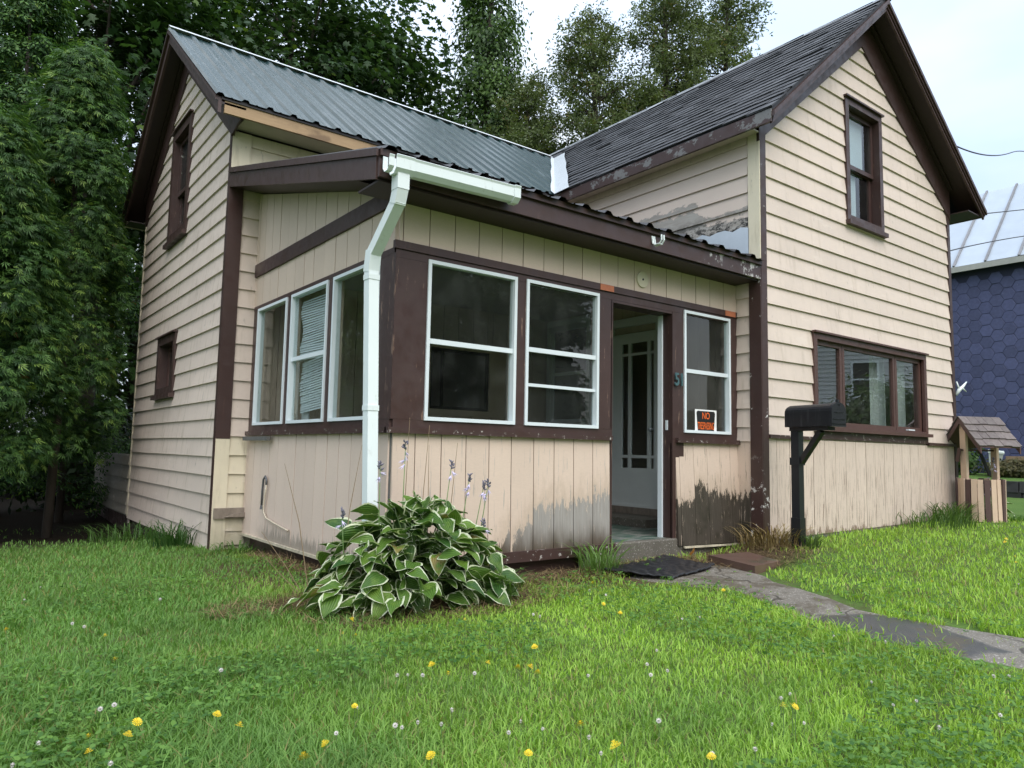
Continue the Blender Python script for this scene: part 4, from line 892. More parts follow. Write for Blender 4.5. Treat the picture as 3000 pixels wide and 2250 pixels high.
# blind in the broken side window
BL = thing('window_blind', 'crooked slatted blind sagging behind the middle side window of the porch', 'blind', (XPL+.06, 1.8, 1.05))
sm = bpy.data.meshes.new('slat'); sm.from_pydata([(-.012, -.33, -.006), (.012, -.33, .006), (.012, .33, .006), (-.012, .33, -.006), (0, -.33, .006), (0, .33, .006)], [], [(0, 4, 5, 3), (4, 1, 2, 5)]); sm.materials.append(M['white_alu'])
for i in range(46):
    z = 2.10-i*.0215; o = inst('slat', sm, BL, (0.0, .0+.02*math.sin(i*.4), z-1.05), (R(random.uniform(-.5, .5))+(R(-4) if i > 24 else R(1.2*math.sin(i*.35))), R(random.uniform(-38, -24)), R(random.uniform(-.6, .6))))
B('leaning_board', M['white_paint'], None, XPL+.10, XPL+.11, 2.0, 2.16, 1.0, 1.58)
tag(bpy.data.objects['leaning_board'], 'white board leaning behind the broken lower pane', 'board')
V = [(XPL-.001, 2.155, 1.04), (XPL-.001, 2.01, 1.04), (XPL-.001, 2.03, 1.10), (XPL-.001, 2.06, 1.09), (XPL-.001, 2.075, 1.19), (XPL-.001, 2.11, 1.12), (XPL-.001, 2.155, 1.16)]
tag(mk('glass_shard', V, [tuple(range(7))], M['glass'], None), 'jagged glass shard left in the lower corner of the side window', 'glass')

# ------------------------------------------------------------------ path, mat, slab
lo = [(-2.2, -.30), (-2.15, -.62), (-1.98, -.94), (-1.95, -1.08), (-2.11, -1.43), (-2.27, -1.81), (-2.37, -2.16), (-2.37, -2.40), (-2.36, -2.63), (-2.34, -2.78), (-2.32, -2.92), (-2.2, -3.6), (-2.0, -4.6), (-1.7, -6)]
hi = [(-1.0, .10), (-1.05, -.5), (-1.25, -.88), (-1.48, -1.12), (-1.56, -1.36), (-1.66, -1.62), (-1.80, -1.86), (-1.78, -2.05), (-1.72, -2.25), (-1.69, -2.38), (-1.63, -2.58), (-1.55, -3.4), (-1.3, -4.5), (-1.0, -5.9)]
V = []; ns = 7
for i in range(len(lo)):
    for k in range(ns):
        f = k/(ns-1); x = lo[i][0]*(1-f)+hi[i][0]*f; y = lo[i][1]*(1-f)+hi[i][1]*f
        j = (k in (0, ns-1))
        V.append((x+(.03*math.sin(i*3.1) if j else 0), y, float(gz(x, y))+(.022 if not j else -.012)))
Fc = [(i*ns+k, i*ns+k+1, (i+1)*ns+k+1, (i+1)*ns+k) for i in range(len(lo)-1) for k in range(ns-1)]
struct(mk('path', V, Fc, M['path'], None, True))
# door mat: rubber with woven ridges, buckled
def mat_pt(u, v):
    a, b, c, d = Vector((-2.22, -.06)), Vector((-1.20, .16)), Vector((-1.34, -.46)), Vector((-2.02, -.60))
    p = (a*(1-u)+b*u)*(1-v)+(d*(1-u)+c*u)*v
    return p
nu, nv = 60, 34; V = []
for j in range(nv+1):
    for i in range(nu+1):
        u, v = i/nu, j/nv; p = mat_pt(u, v)
        z = float(gz(p.x, p.y))+.034+.006*math.sin(u*5.2+1)*math.sin(v*3.3)+(.012*max(0, v-.75)*4*u*u)
        s = math.sin(u*38+3*math.sin(v*9))*math.sin(v*24+2*math.sin(u*11)); z += .008*s
        V.append((p.x+.01*math.sin(v*9), p.y+.012*math.sin(u*7), z))
Fc = [(j*(nu+1)+i, j*(nu+1)+i+1, (j+1)*(nu+1)+i+1, (j+1)*(nu+1)+i) for j in range(nv) for i in range(nu)]
mat_o = mk('doormat', V, Fc, M['rubber'], None, True); tag(mat_o, 'wet black rubber doormat with woven ridges lying below the doorstep', 'doormat')
md = mat_o.modifiers.new('thick', 'SOLIDIFY'); md.thickness = .012; md.offset = -1
z0 = float(gz(-.92, -.5))
q = [(-1.04, -.16), (-.60, -.26), (-.80, -.70), (-1.30, -.80)]
V = [(x, y, z0-.05) for x, y in q]+[(x, y, z0+.055+.01*(i % 2)) for i, (x, y) in enumerate(q)]
V[4:] = [(x*.985-.014, y*.985-.007, z) for x, y, z in V[4:]]
tag(mk('paving_slab', V, [(3, 2, 1, 0)]+HEXF[1:], M['slab'], None), 'wet reddish brown paving slab lying beside the doormat', 'slab')
# fallen leaf
lx, ly = -1.02, .03; lz_ = float(gz(lx, ly))+.06
V = [(lx-.035, ly, lz_), (lx, ly-.02, lz_+.04), (lx+.03, ly-.005, lz_+.06), (lx+.035, ly, lz_+.01), (lx, ly+.015, lz_-.02)]
tag(mk('fallen_leaf', V, [(0, 4, 1), (1, 4, 3), (1, 3, 2)], M['orange_leaf'] if 'orange_leaf' in M else simple('orange_leaf', (.45, .20, .04), .6), None), 'single orange fallen leaf on the ground beside the doorstep', 'leaf')
# ------------------------------------------------------------------ mailbox
px_, py_ = .03, -.36; pg = float(gz(px_, py_))
MBX = thing('mailbox', 'black mailbox on a square black post with a diagonal brace', 'mailbox', (px_, py_, pg), world=False)
m = MB(); s = .040
m.box(-s, s, -s, s, -.1, 1.08); m.build('post', M['black_plastic'], MBX)
MB().box(-s-.006, s+.006, -s-.006, s+.006, -.1, .275).build('post_sleeve', M['black_plastic'], MBX)
MB().box(-s-.009, s+.009, -s-.009, s+.009, .76, .83).build('collar', M['black_plastic'], MBX)
ang = R(-13); dv = Vector((math.sin(ang), -math.cos(ang), 0)); sv = Vector((dv.y, -dv.x, 0))   # dv: where the door faces
def loc(a, b, z): return tuple(dv*a+sv*b+Vector((0, 0, z)))
MB().bar(loc(.05, 0, .79), loc(.29, 0, 1.075), .05, .05).build('brace', M['black_plastic'], MBX)
MB().bar(loc(-.05, 0, 1.095), loc(.40, 0, 1.095), .09, .035).build('mounting_board', M['black_plastic'], MBX)
def arch(w, h, n=10):
    r_ = w/2; P = [(-r_, 0), (r_, 0)]+[(r_*math.cos(math.pi*i/n), h-r_*.85+r_*.85*math.sin(math.pi*i/n)) for i in range(n+1)]
    return P
pr = arch(.165, .205); k = len(pr)
V = [loc(-.07, b, 1.113+z) for b, z in [(b*.97, z*.97) for b, z in pr]]+[loc(-.055, b, 1.113+z) for b, z in pr]+[loc(.46, b, 1.113+z) for b, z in pr]
bx_ = mk('box_body', V, [tuple(range(k-1, -1, -1))]+[(i, (i+1) % k, k+(i+1) % k, k+i) for i in range(k)]+[(k+i, k+(i+1) % k, 2*k+(i+1) % k, 2*k+i) for i in range(k)]+[tuple(range(2*k, 3*k))], M['mailbox'], MBX)
pr = arch(.178, .222); V = [loc(.458, b, 1.105+z) for b, z in pr]+[loc(.485, b*.97, 1.108+z*.97) for b, z in pr]
dr = mk('box_door', V, [tuple(range(k-1, -1, -1))]+[(i, (i+1) % k, k+(i+1) % k, k+i) for i in range(k)]+[tuple(range(k, 2*k))], M['black_plastic'], MBX)
for z, w in ((1.235, .05), (1.175, .07), (1.135, .08)): MB().bar(loc(.487, -w, z), loc(.487, w, z), .008, .006).build('door_ridge', M['mailbox'], dr)
MB().box(-.012, .012, -.012, .012, 0, .022).build('latch_tab', M['black_plastic'], dr, loc=loc(.47, 0, 1.325))
tx = text_mesh('embossed_mark', '2', .065, M['mailbox'], dr, loc(.4865, 0, 1.285), (R(90), 0, ang), .002)
# ------------------------------------------------------------------ wishing well
wx, wy = 4.28, -.34; wg = float(gz(wx, wy))-.02; wa = math.atan2(-.495, .872)
WL = thing('wishing_well', 'small wooden wishing well with shake roof and striped slats by the house corner', 'well', (wx, wy, wg), world=False, rotz=wa); WL.scale = (.98, .98, .955)
D_ = .262; ns_ = 22
sl = bpy.data.meshes.new('slat'); sl.from_pydata(*[[(-.031, -.009, 0), (.031, -.009, 0), (.031, .009, 0), (-.031, .009, 0), (-.031, -.009, .57), (.031, -.009, .57), (.031, .009, .57), (-.031, .009, .57)], [], HEXF]); sl.materials.append(M['well_beige'])
sl2 = sl.copy(); sl2.materials.clear(); sl2.materials.append(M['well_brown'])
for i in range(ns_):
    a = 2*math.pi*i/ns_; inst('slat', sl2 if i % 3 == 0 else sl, WL, (D_*math.cos(a), D_*math.sin(a), random.uniform(-.01, .01)), (R(random.uniform(-1.5, 1.5)), R(random.uniform(-1, 1)), a+math.pi/2))
m = MB(); n = 24
for z in (.10, .46):
    base = len(m.V)
    for i in range(n):
        a = 2*math.pi*i/n
        for r_, dz in ((D_-.012, 0), (D_-.012, .04), (D_-.04, .04), (D_-.04, 0)): m.V.append((r_*math.cos(a), r_*math.sin(a), z+dz))
    for i in range(n):
        for q_ in range(4): m.F.append((base+4*i+q_, base+4*((i+1) % n)+q_, base+4*((i+1) % n)+(q_+1) % 4, base+4*i+(q_+1) % 4))
m.build('hoop', M['oldwood'], WL)
for sx in (-1, 1):
    m = MB(); x = sx*.222; V = [(x-.018, -.05, .02), (x+.018, -.05, .02), (x+.018, .05, .02), (x-.018, .05, .02), (x-.018, -.05, 1.30), (x+.018, -.05, 1.30), (x+.018, .05, 1.30), (x-.018, .05, 1.30)]
    m.hexa(V); m.hexa([(x-.018, -.05, 1.3005), (x+.018, -.05, 1.3005), (x+.018, .05, 1.3005), (x-.018, .05, 1.3005), (x-.018, -.02, 1.345), (x+.018, -.02, 1.345), (x+.018, .02, 1.345), (x-.018, .02, 1.345)])
    m.build('post', M['well_beige'], WL)
MB().tube([(-.27, 0, .955), (.26, 0, .955)], .012, 8).build('windlass', M['well_brown'], WL)
MB().bar((-.285, 0, .975), (-.285, .05, .80), .02, .05).build('crank', M['well_brown'], WL)
MB().bar((.0, 0, .95), (.12, -.02, .62), .03, .03).build('dipper_pole', M['black_plastic'], WL)
rs = math.atan2(.40, .35)
for sy in (-1, 1):
    rf = MB(); rf.hexa([(-.28, 0, 1.385), (.28, 0, 1.385), (.28, sy*.35, .985), (-.28, sy*.35, .985), (-.28, 0, 1.40), (.28, 0, 1.40), (.28, sy*.35, 1.0), (-.28, sy*.35, 1.0)]); ro = rf.build('roof_board', M['well_brown'], WL)
    for ex in (-.285, .27): MB().hexa([(ex, 0, 1.31), (ex+.018, 0, 1.31), (ex+.018, sy*.355, .91), (ex, sy*.355, .91), (ex, 0, 1.395), (ex+.018, 0, 1.395), (ex+.018, sy*.355, .99), (ex, sy*.355, .99)]).build('barge_board', M['well_brown'], WL)
    for row in range(4):
        x = -.30
        while x < .29:
            w = random.uniform(.085, .15); x1 = min(x+w-.004, .30); s0 = row*.128; s1 = min(s0+.150, .545)
            f = lambda s, h: (sy*(s*math.cos(rs)+h*math.sin(rs)), 1.402-s*math.sin(rs)+h*math.cos(rs))
            hh = .016+random.uniform(0, .006); jj = random.uniform(-.008, .008)
            V = []
            for xx_, s, h in ((x, s0, 0), (x1, s0, 0), (x1, s1+jj, .0), (x, s1+jj, .0), (x, s0, .004), (x1, s0, .004), (x1, s1+jj, hh), (x, s1+jj, hh)):
                yy_, zz_ = f(s, h+.002*(3-row)); V.append((xx_, yy_, zz_))
            mk('shake', V, HEXF, M['cedar_shake'], ro); x += w
# ------------------------------------------------------------------ neighbour's house
NX, NE = 15.0, 5.93
NB = thing('neighbour_house', 'blue house clad in hexagonal shingles under a pale sheet metal roof', 'house', (NX, 3, .4))
nwall = mk('wall', *box(NX, NX+.2, -3.0, 10, .2, 6.0), M['hex_gap'], NB)
hr = .175; hm = bpy.data.meshes.new('hexagon_shingle')
hv = [(0, .985*hr*math.cos(R(60*i)), .97*hr*math.sin(R(60*i))) for i in range(6)]+[(-.007, .93*hr*math.cos(R(60*i)), .93*hr*math.sin(R(60*i))) for i in range(6)]
hm.from_pydata(hv, [], [tuple(range(6, 12))]+[(i, (i+1) % 6, 6+(i+1) % 6, 6+i) for i in range(6)]); hm.materials.append(M['hex'])
hexes = []
for c_ in range(-7, 30):
    for r_ in range(21):
        y = 1.2+c_*1.5*hr; z = .55+r_*math.sqrt(3)*hr+(c_ % 2)*math.sqrt(3)*hr/2
        if z < NE-.25: hexes.append((abs(y-3.3), y, z))
hexes.sort()
for _, y, z in hexes[:295]: inst('hexagon_shingle', hm, nwall, (NX-.002+random.uniform(-.004, .003), y, z), (0, R(random.uniform(-1.5, 1.5)), R(random.uniform(-1.5, 1.5))))
m = MB()
for _, y, z in hexes[295:]: m.add([(NX-.002+a, y+b, z+c) for a, b, c in hv], [tuple(range(6, 12))]+[(i, (i+1) % 6, 6+(i+1) % 6, 6+i) for i in range(6)])
m.build('far_shingles', M['hex'], nwall)['kind'] = 'stuff'
roofN = mk('roof', [(NX-.25, -3.3, 5.93), (NX+2.25, -3.3, 8.6), (NX+2.25, 10.2, 8.6), (NX-.25, 10.2, 5.93), (NX+4.8, -3.3, 5.93), (NX+4.8, 10.2, 5.93)], [(0, 1, 2, 3), (1, 4, 5, 2), (0, 4, 1), (3, 2, 5)], M['seam'], NB)
seams = [3.927+.757*k for k in range(-9, 8)]
for a, b in zip(seams[:-1], seams[1:]):
    V = []
    for i in range(13):
        f = i/12; dz = .012*math.sin(i*2.7+a)
        for y in (a+.02, b-.02): V.append((NX-.26+2.5*f, y, 5.955+2.67*f+dz+.012*math.sin(y*9)))
    mk('roof_panel', V, [(2*i, 2*i+1, 2*i+3, 2*i+2) for i in range(12)], M['white_roof'], roofN, True)
    MB().bar((NX-.27, a, 5.97), (NX+2.24, a, 8.645), .05, .05).build('roof_seam', M['seam'], roofN)
B('fascia', M['pale_fascia'], roofN, NX-.28, NX-.25, -3.3, 10.2, 5.80, 5.95)
# wires to the house corner
for nm, lb, pts in (('utility_wire', 'upper utility wire crossing the sky above the right eave', [(4.9, .2, 5.45), (6.5, .35, 5.65), (10, .755+.2, 6.80), (15, 2.277, 8.868), (24, 3.0, 10.5)]),
                    ('utility_wire', 'middle wire crossing the pale roof below the eave corner', [(4.5, .3, 4.16), (7, 1.0, 4.95), (10, 1.35, 5.745), (13, 1.3, 6.55), (20, 1.1, 8.2)]),
                    ('utility_wire', 'lowest wire crossing the pale neighbouring roof', [(4.46, .5, 3.6), (7, 1.2, 4.35), (10, 1.5, 5.20), (13.5, 1.45, 6.10), (20, 1.0, 7.6)])):
    c = bpy.data.curves.new(nm, 'CURVE'); c.dimensions = '3D'; c.bevel_depth = .011; c.bevel_resolution = 1; sp_ = c.splines.new('NURBS'); sp_.points.add(len(pts)-1); sp_.order_u = 4; sp_.use_endpoint_u = True
    for p_, co in zip(sp_.points, pts): p_.co = (*co, 1)
    t_ = bpy.data.objects.new('tmpc', c); COL.objects.link(t_); me = bpy.data.meshes.new_from_object(t_.evaluated_get(bpy.context.evaluated_depsgraph_get())); bpy.data.objects.remove(t_)
    me.materials.clear(); me.materials.append(M['wire']); o = bpy.data.objects.new(nm, me); COL.objects.link(o); tag(o, lb, 'wire', 'wires at the right')
# white cable clamp on the right corner
m = MB(); m.tube([(4.43, -.03, 1.68), (4.46, -.06, 1.75), (4.53, -.08, 1.80), (4.60, -.10, 1.865)], [.018, .026, .02, .008], 6); m.tube([(4.50, -.08, 1.78), (4.58, -.10, 1.73)], [.014, .006], 6); m.tube([(4.46, -.06, 1.76), (4.43, -.04, 1.86)], [.014, .008], 6)
tag(m.build('wire_clamp', M['white_pvc'], None, True), 'small white cable clamp sticking out of the right house corner', 'clamp')
# retaining wall stones, crate and box
RWL = thing('retaining_wall', 'low dark dry stone wall behind the wishing well', 'wall', (12, 3, .05))
for r_ in range(2):
    y = -2.5+r_*.2
    while y < 8:
        w = random.uniform(.35, .65); z = .0+r_*.2
        o_ = [random.uniform(-.02, .02) for _ in range(8)]
        mk('stone', [(11.88+o_[0], y+.01, z-.05), (12.12, y+.01, z-.05), (12.12, y+w-.01, z-.05), (11.88+o_[1], y+w-.01, z-.05), (11.90+o_[2], y+.015, z+.185+o_[3]*.4), (12.12, y+.015, z+.185), (12.12, y+w-.015, z+.185), (11.90+o_[4], y+w-.015, z+.185+o_[5]*.4)], HEXF, M['rock'], RWL); y += w
m = MB(); m.hexa([(-.11, -.11, 0), (.11, -.11, 0), (.11, .11, 0), (-.11, .11, 0), (-.15, -.15, .42), (.15, -.15, .42), (.15, .15, .42), (-.15, .15, .42)]); m.box(-.165, .165, -.165, .165, .40, .44)
tag(m.build('plastic_crate', M['bin'], None, loc=(13.9, 2.86, .62), rot=(R(6), R(-8), R(20))), 'tilted white plastic bin in the bushes against the blue house', 'bin')
m = frame_mb('x', 0, 0, -.3, -.28, .28, 0, .32, .085); m.box(.0, .3, -.28, .28, .321, .335)
tag(m.build('cardboard_box', M['card'], None, loc=(13.9, 2.35, .60), rot=(0, 0, R(-8))), 'open brown cardboard box beside the white bin', 'box')
# white house across the street: seen only as a reflection in the panes
WH = thing('white_house', 'white clapboard house across the street reflected in the window panes', 'house', (27, -12.5, -.1), world=False, rotz=R(-118))
m = MB(); m.box(-6, 6, 0, 8, 0, 6.2); m.add([(-6, 0, 6.2), (6, 0, 6.2), (0, 0, 10.5), (-6, 8, 6.2), (6, 8, 6.2), (0, 8, 10.5)], [(0, 1, 2), (5, 4, 3), (0, 2, 5, 3), (2, 1, 4, 5)]); m.build('wall', M['white_house'], WH)
cm = bpy.data.meshes.new('clapboard'); cm.from_pydata([(-6, -.035, 0), (6, -.035, 0), (6, 0, .2), (-6, 0, .2), (-6, 0, 0), (6, 0, 0)], [], [(0, 1, 2, 3), (4, 5, 1, 0)]); cm.materials.append(M['white_house'])
for i in range(30): inst('clapboard', cm, WH, (0, 0, .3+.2*i))
m = MB(); m.box(-4.5, 5, -2.2, 0, 0, 1.1); m.box(-4.6, 5.1, -2.4, 0, 2.7, 2.95); m.build('porch', M['white_house'], WH)
for x in (-4.2, -2, .3, 2.5, 4.7): B('porch_post', M['white_alu'], WH, x-.08, x+.08, -2.2, -2.05, 1.1, 2.7).matrix_parent_inverse = Matrix()
for x, z in ((-3.2, 1.3), (-.9, 1.3), (1.4, 1.3), (3.6, 1.3), (-3.5, 3.8), (0, 3.8), (3.5, 3.8), (0, 7.2)):
    o = B('window', M['dark_room'], WH, x-.5, x+.5, -.09, -.05, z, z+1.5); fm = frame_mb('y', 0, .07, .12, x-.6, x+.6, z-.1, z+1.6, .1, [(x-.5, x+.5, z+.7, z+.78)]).build('frame', M['white_alu'], o)

# ------------------------------------------------------------------ leaf clouds
def unit(v): return v/np.maximum(np.linalg.norm(v, axis=-1, keepdims=True), 1e-9)
def cloud(C, N, T, S, tv, tf, col, name, mat, parent=None):
    """template tv (k,3) in (tangent, side, normal) space placed at C with normal N, tangent T, size S"""
    N = unit(N); T = unit(T-(T*N).sum(-1, keepdims=True)*N); Bv = np.cross(N, T)
    tv = np.asarray(tv, float); k = len(tv); n = len(C)
    V = C[:, None]+S[:, None, None]*(T[:, None]*tv[None, :, 0:1]+Bv[:, None]*tv[None, :, 1:2]+N[:, None]*tv[None, :, 2:3])
    F = (np.asarray(tf)[None]+(np.arange(n)*k)[:, None, None]).reshape(-1, len(tf[0]))
    return npmesh(name, V.reshape(-1, 3), F, mat, parent, np.repeat(col, k, 0))
MAPLE = ([(0, 0, 0), (.22, -.42, -.05), (.42, -.2, 0), (.6, -.5, -.1), (.72, -.12, 0), (1.05, 0, -.12), (.72, .12, 0), (.6, .5, -.1), (.42, .2, 0), (.22, .42, -.05)],
         [(0, 1, 2), (0, 2, 4), (2, 3, 4), (0, 4, 6), (4, 5, 6), (0, 6, 8), (6, 7, 8), (0, 8, 9)])
OVAL = ([(0, 0, 0), (.45, -.28, -.04), (1, 0, -.12), (.45, .28, -.04)], [(0, 1, 2), (0, 2, 3)])
def fan(nf, spread, wd):
    V = []; F = []
    for i in range(nf):
        a = spread*(i/(nf-1)-.5)*2; l = 1-.35*abs(a)/spread+.12*((i*7) % 3-1); r0 = .25*(i % 2)
        b = len(V); V += [(r0*math.cos(a*.6), r0*math.sin(a*.6), 0), (l*.6*math.cos(a)-wd*math.sin(a), l*.6*math.sin(a)+wd*math.cos(a), -.05), (l*math.cos(a), l*math.sin(a), -.16*l), (l*.6*math.cos(a)+wd*math.sin(a), l*.6*math.sin(a)-wd*math.cos(a), -.05)]
        F += [(b, b+1, b+2), (b, b+2, b+3)]
    return V, F
SPRAY = fan(5, .8, .055); FINE = fan(2, .5, .09)
def lerp(a, b, t): return np.asarray(a)*(1-t)+np.asarray(b)*t
def shade(n, a, b, jit=.25):
    t = rng.random(n)[:, None]; return lerp(a, b, t)*(1+jit*(rng.random((n, 1))-.5)*2)
def trunk(parent, base, pts, rad, name='trunk'):
    return MB().tube([tuple(p) for p in pts], rad, 9).build(name, M['bark'], parent, True)
# ---- arborvitae: dense sprays over a shaggy column -----------------------------------
def arborvitae(x, y, h, r, n, label, skirt, cut=None, seed=0, tmpl=None, big=1.0):
    g_ = np.random.default_rng(seed); z0 = float(gz(x, y))
    t = thing('arborvitae', label, 'tree', (x, y, z0), 'arborvitae beside the house')
    trunk(t, None, [(x, y, z0-.1), (x+.05, y, z0+h*.4), (x, y, z0+h*.95)], [.06, .045, .02])
    nb = int(n/120); ct = []
    for i in range(nb):
        f = g_.random()**.8; zz = z0+skirt+(h-skirt)*f; a = g_.random()*6.283
        rad = r*(1-f)**.55*(.55+.65*g_.random())*(1-.35*max(0, .18-f)/.18)
        ct.append((x+math.cos(a)*rad, y+math.sin(a)*rad, zz, a, rad))
    ct = np.array(ct); k = 120
    Cc = np.repeat(ct[:, :3], k, 0); A = np.repeat(ct[:, 3], k); 
    outv = np.stack([np.cos(A), np.sin(A), np.zeros_like(A)], -1)
    u = g_.random((len(Cc), 1))
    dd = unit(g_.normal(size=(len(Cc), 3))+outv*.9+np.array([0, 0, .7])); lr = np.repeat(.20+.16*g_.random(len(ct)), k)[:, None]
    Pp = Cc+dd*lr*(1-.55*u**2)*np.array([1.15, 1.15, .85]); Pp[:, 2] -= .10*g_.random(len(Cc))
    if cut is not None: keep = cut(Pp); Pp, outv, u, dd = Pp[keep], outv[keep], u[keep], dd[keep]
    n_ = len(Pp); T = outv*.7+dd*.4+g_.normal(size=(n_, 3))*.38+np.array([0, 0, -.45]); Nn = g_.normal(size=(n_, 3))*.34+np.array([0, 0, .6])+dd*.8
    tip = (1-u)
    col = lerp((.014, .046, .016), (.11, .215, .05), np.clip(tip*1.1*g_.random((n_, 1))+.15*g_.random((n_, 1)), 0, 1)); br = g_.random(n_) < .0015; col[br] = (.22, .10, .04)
    yl = g_.random(n_) < .08; col[yl] = (.18, .28, .06)
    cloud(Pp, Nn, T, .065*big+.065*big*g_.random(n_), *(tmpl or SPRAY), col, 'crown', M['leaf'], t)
    return t
cutw = lambda P: ~((P[:, 0] > -4.50) & (P[:, 1] < 7.6)) & ~((P[:, 0] > -4.52) & (P[:, 2] > 3.6) & (P[:, 1] < 7.9))
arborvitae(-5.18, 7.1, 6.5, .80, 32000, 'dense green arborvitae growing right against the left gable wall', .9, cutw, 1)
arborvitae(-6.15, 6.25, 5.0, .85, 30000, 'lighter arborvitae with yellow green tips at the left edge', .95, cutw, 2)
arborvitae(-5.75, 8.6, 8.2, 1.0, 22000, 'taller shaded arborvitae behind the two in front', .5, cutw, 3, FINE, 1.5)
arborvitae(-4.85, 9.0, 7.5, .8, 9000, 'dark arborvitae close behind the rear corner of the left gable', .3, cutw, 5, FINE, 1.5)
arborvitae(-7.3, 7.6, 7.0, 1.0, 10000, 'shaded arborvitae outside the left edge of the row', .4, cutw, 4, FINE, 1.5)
# ---- maples ------------------------------------------------------------------------
def maple(x, y, h, rx, ry, zc, rz, nclump, per, label, ca, cb, size, seed, gap=None, lean=0, shape=None):
    g_ = np.random.default_rng(seed); z0 = float(gz(x, y))
    t = thing('maple_tree', label, 'tree', (x, y, z0), 'broadleaf trees behind the house')
    tp = [(x, y, z0-.2), (x+.1, y, z0+h*.25), (x-.1+lean, y+.1, z0+h*.55), (x+lean, y, z0+h*.92)]
    trunk(t, None, tp, [.24, .20, .13, .03])
    d = unit(g_.normal(size=(nclump, 3))); rad = g_.random(nclump)**.38
    ce = np.stack([x+d[:, 0]*rx*rad, y+d[:, 1]*ry*rad, zc+d[:, 2]*rz*rad], -1)
    if gap is not None: ce = ce[gap(ce)]
    lm = MB()
    for c in ce[::5]:
        zt = min(max(c[2]-1.2-.4*math.hypot(c[0]-x, c[1]-y), z0+1.5), z0+h*.9); q = Vector((x+lean*.5, y, zt)); e = Vector(c); mid = (q+e)/2+Vector((0, 0, -.25))
        lm.tube([q, mid, e], [.055, .035, .012], 5, False)
    lm.build('limbs', M['bark'], t, True)
    k = per; Cc = np.repeat(ce, k, 0); n_ = len(Cc)
    out_ = unit(np.repeat(ce-np.array([x, y, zc]), k, 0))
    Pp = Cc+g_.normal(size=(n_, 3))*np.array([.46, .46, .26])*np.repeat(.7+.7*g_.random(len(ce)), k)[:, None]
    T = out_*.6+g_.normal(size=(n_, 3))*.6+np.array([0, 0, -.55]); Nn = g_.normal(size=(n_, 3))*.45+np.array([0, 0, .8])+out_*.45
    cl = np.repeat(g_.random(len(ce)), k)[:, None]
    col = lerp(ca, cb, np.clip(.55*cl+.45*g_.random((n_, 1)), 0, 1)); yl = g_.random(n_) < .03; col[yl] = np.array(cb)*np.array([1.9, 1.5, .9])
    cloud(Pp, Nn, T, size*(.7+.6*g_.random(n_)), *(shape or MAPLE), col, 'crown', M['leaf'], t)
    return t
DK, LT = (.014, .036, .012), (.045, .095, .024)
maple(-4.4, 11.6, 13, 2.7, 2.6, 7.4, 5.0, 150, 120, 'dark maple with a forked trunk standing behind the left gable', DK, LT, .17, 21, lambda c: ~((np.abs(c[:, 0]+4.75) < .55) & (c[:, 2] > 5.6) & (c[:, 2] < 8.6)))
maple(-.3, 12.6, 15, 3.6, 2.8, 9.0, 5.2, 190, 120, 'broad maple rising behind the green metal roof', DK, (.05, .10, .03), .17, 22)
maple(2.5, 13.4, 13, 2.2, 2.4, 8.2, 4.4, 95, 120, 'looser maple right of the broad one above the roof ridge', (.016, .04, .014), (.06, .11, .03), .16, 23)
maple(-8.6, 13.0, 14, 3.0, 3.0, 7.0, 6.0, 120, 90, 'shaded maple at the far left behind the arborvitae', (.010, .026, .010), (.03, .065, .02), .20, 24)
maple(-2.0, 20.0, 9, 5.5, 2.0, 4.0, 3.6, 110, 80, 'distant green tree mass low behind the house', (.02, .05, .015), (.07, .13, .03), .24, 25)
# ---- airy white cedars behind the valley, and the vine covered trunk ---------------------
def cedar(x, y, h, r, nbr, label, seed, ca=(.052, .080, .030), cb=(.150, .190, .070), dens=2.7, size=.20, zlo=.12):
    g_ = np.random.default_rng(seed); z0 = float(gz(x, y))
    t = thing('cedar_tree', label, 'tree', (x, y, z0), 'cedars behind the roof valley')
    wob = lambda f: (x+.25*math.sin(f*4+seed), y+.15*math.sin(f*5), z0+h*f)
    trunk(t, None, [wob(i/8) for i in range(9)], [.17*(1-i/9)+.015 for i in range(9)])
    lm = MB(); C = []; T = []; U = []
    for i in range(nbr):
        f = zlo+(1-zlo)*(i+g_.random())/nbr; a = g_.random()*6.283; L = r*(1-f)**.62*(.45+.75*g_.random())+.18
        p0 = np.array(wob(f)); dr_ = np.array([math.cos(a), math.sin(a), .25+.5*f]); pts = []
        for s in np.linspace(0, 1, 6): pts.append(p0+dr_*L*s+np.array([0, 0, -.45*L*s*s+.22*L*max(0, s-.6)]))
        lm.tube([tuple(p) for p in pts], [.028, .022, .017, .012, .008, .004], 4, False)
        m_ = int(170*dens*L/r*(.35+1.2*g_.random()))+14
        s = .18+.84*g_.random(m_)**.75; seg = np.clip((s*5).astype(int), 0, 4); fr = s*5-seg; pp = np.array(pts)
        q = pp[seg]*(1-fr[:, None])+pp[np.minimum(seg+1, 5)]*fr[:, None]
        q = q+g_.normal(size=(m_, 3))*np.array([.15, .15, .15]); q[:, 2] -= .10*g_.random(m_)
        C.append(q); T.append(np.tile(dr_, (m_, 1))*.5+g_.normal(size=(m_, 3))*.6+np.array([0, 0, -.45])); U.append(np.full(m_, g_.random()))
    lm.build('limbs', M['bark'], t)
    C = np.concatenate(C); T = np.concatenate(T); U = np.concatenate(U); n_ = len(C)
    col = lerp(ca, cb, np.clip(.5*U[:, None]+.5*g_.random((n_, 1)), 0, 1)); br = g_.random(n_) < .03; col[br] = (.15, .12, .05)
    cloud(C, g_.normal(size=(n_, 3))+np.array([0, 0, .5]), T, size*(.7+.7*g_.random(n_)), *FINE, col, 'crown', M['leaf'], t)
    return t
cedar(6.15, 9.0, 12.0, 3.1, 190, 'brownish green cedar rising from the middle of the roof valley', 31)
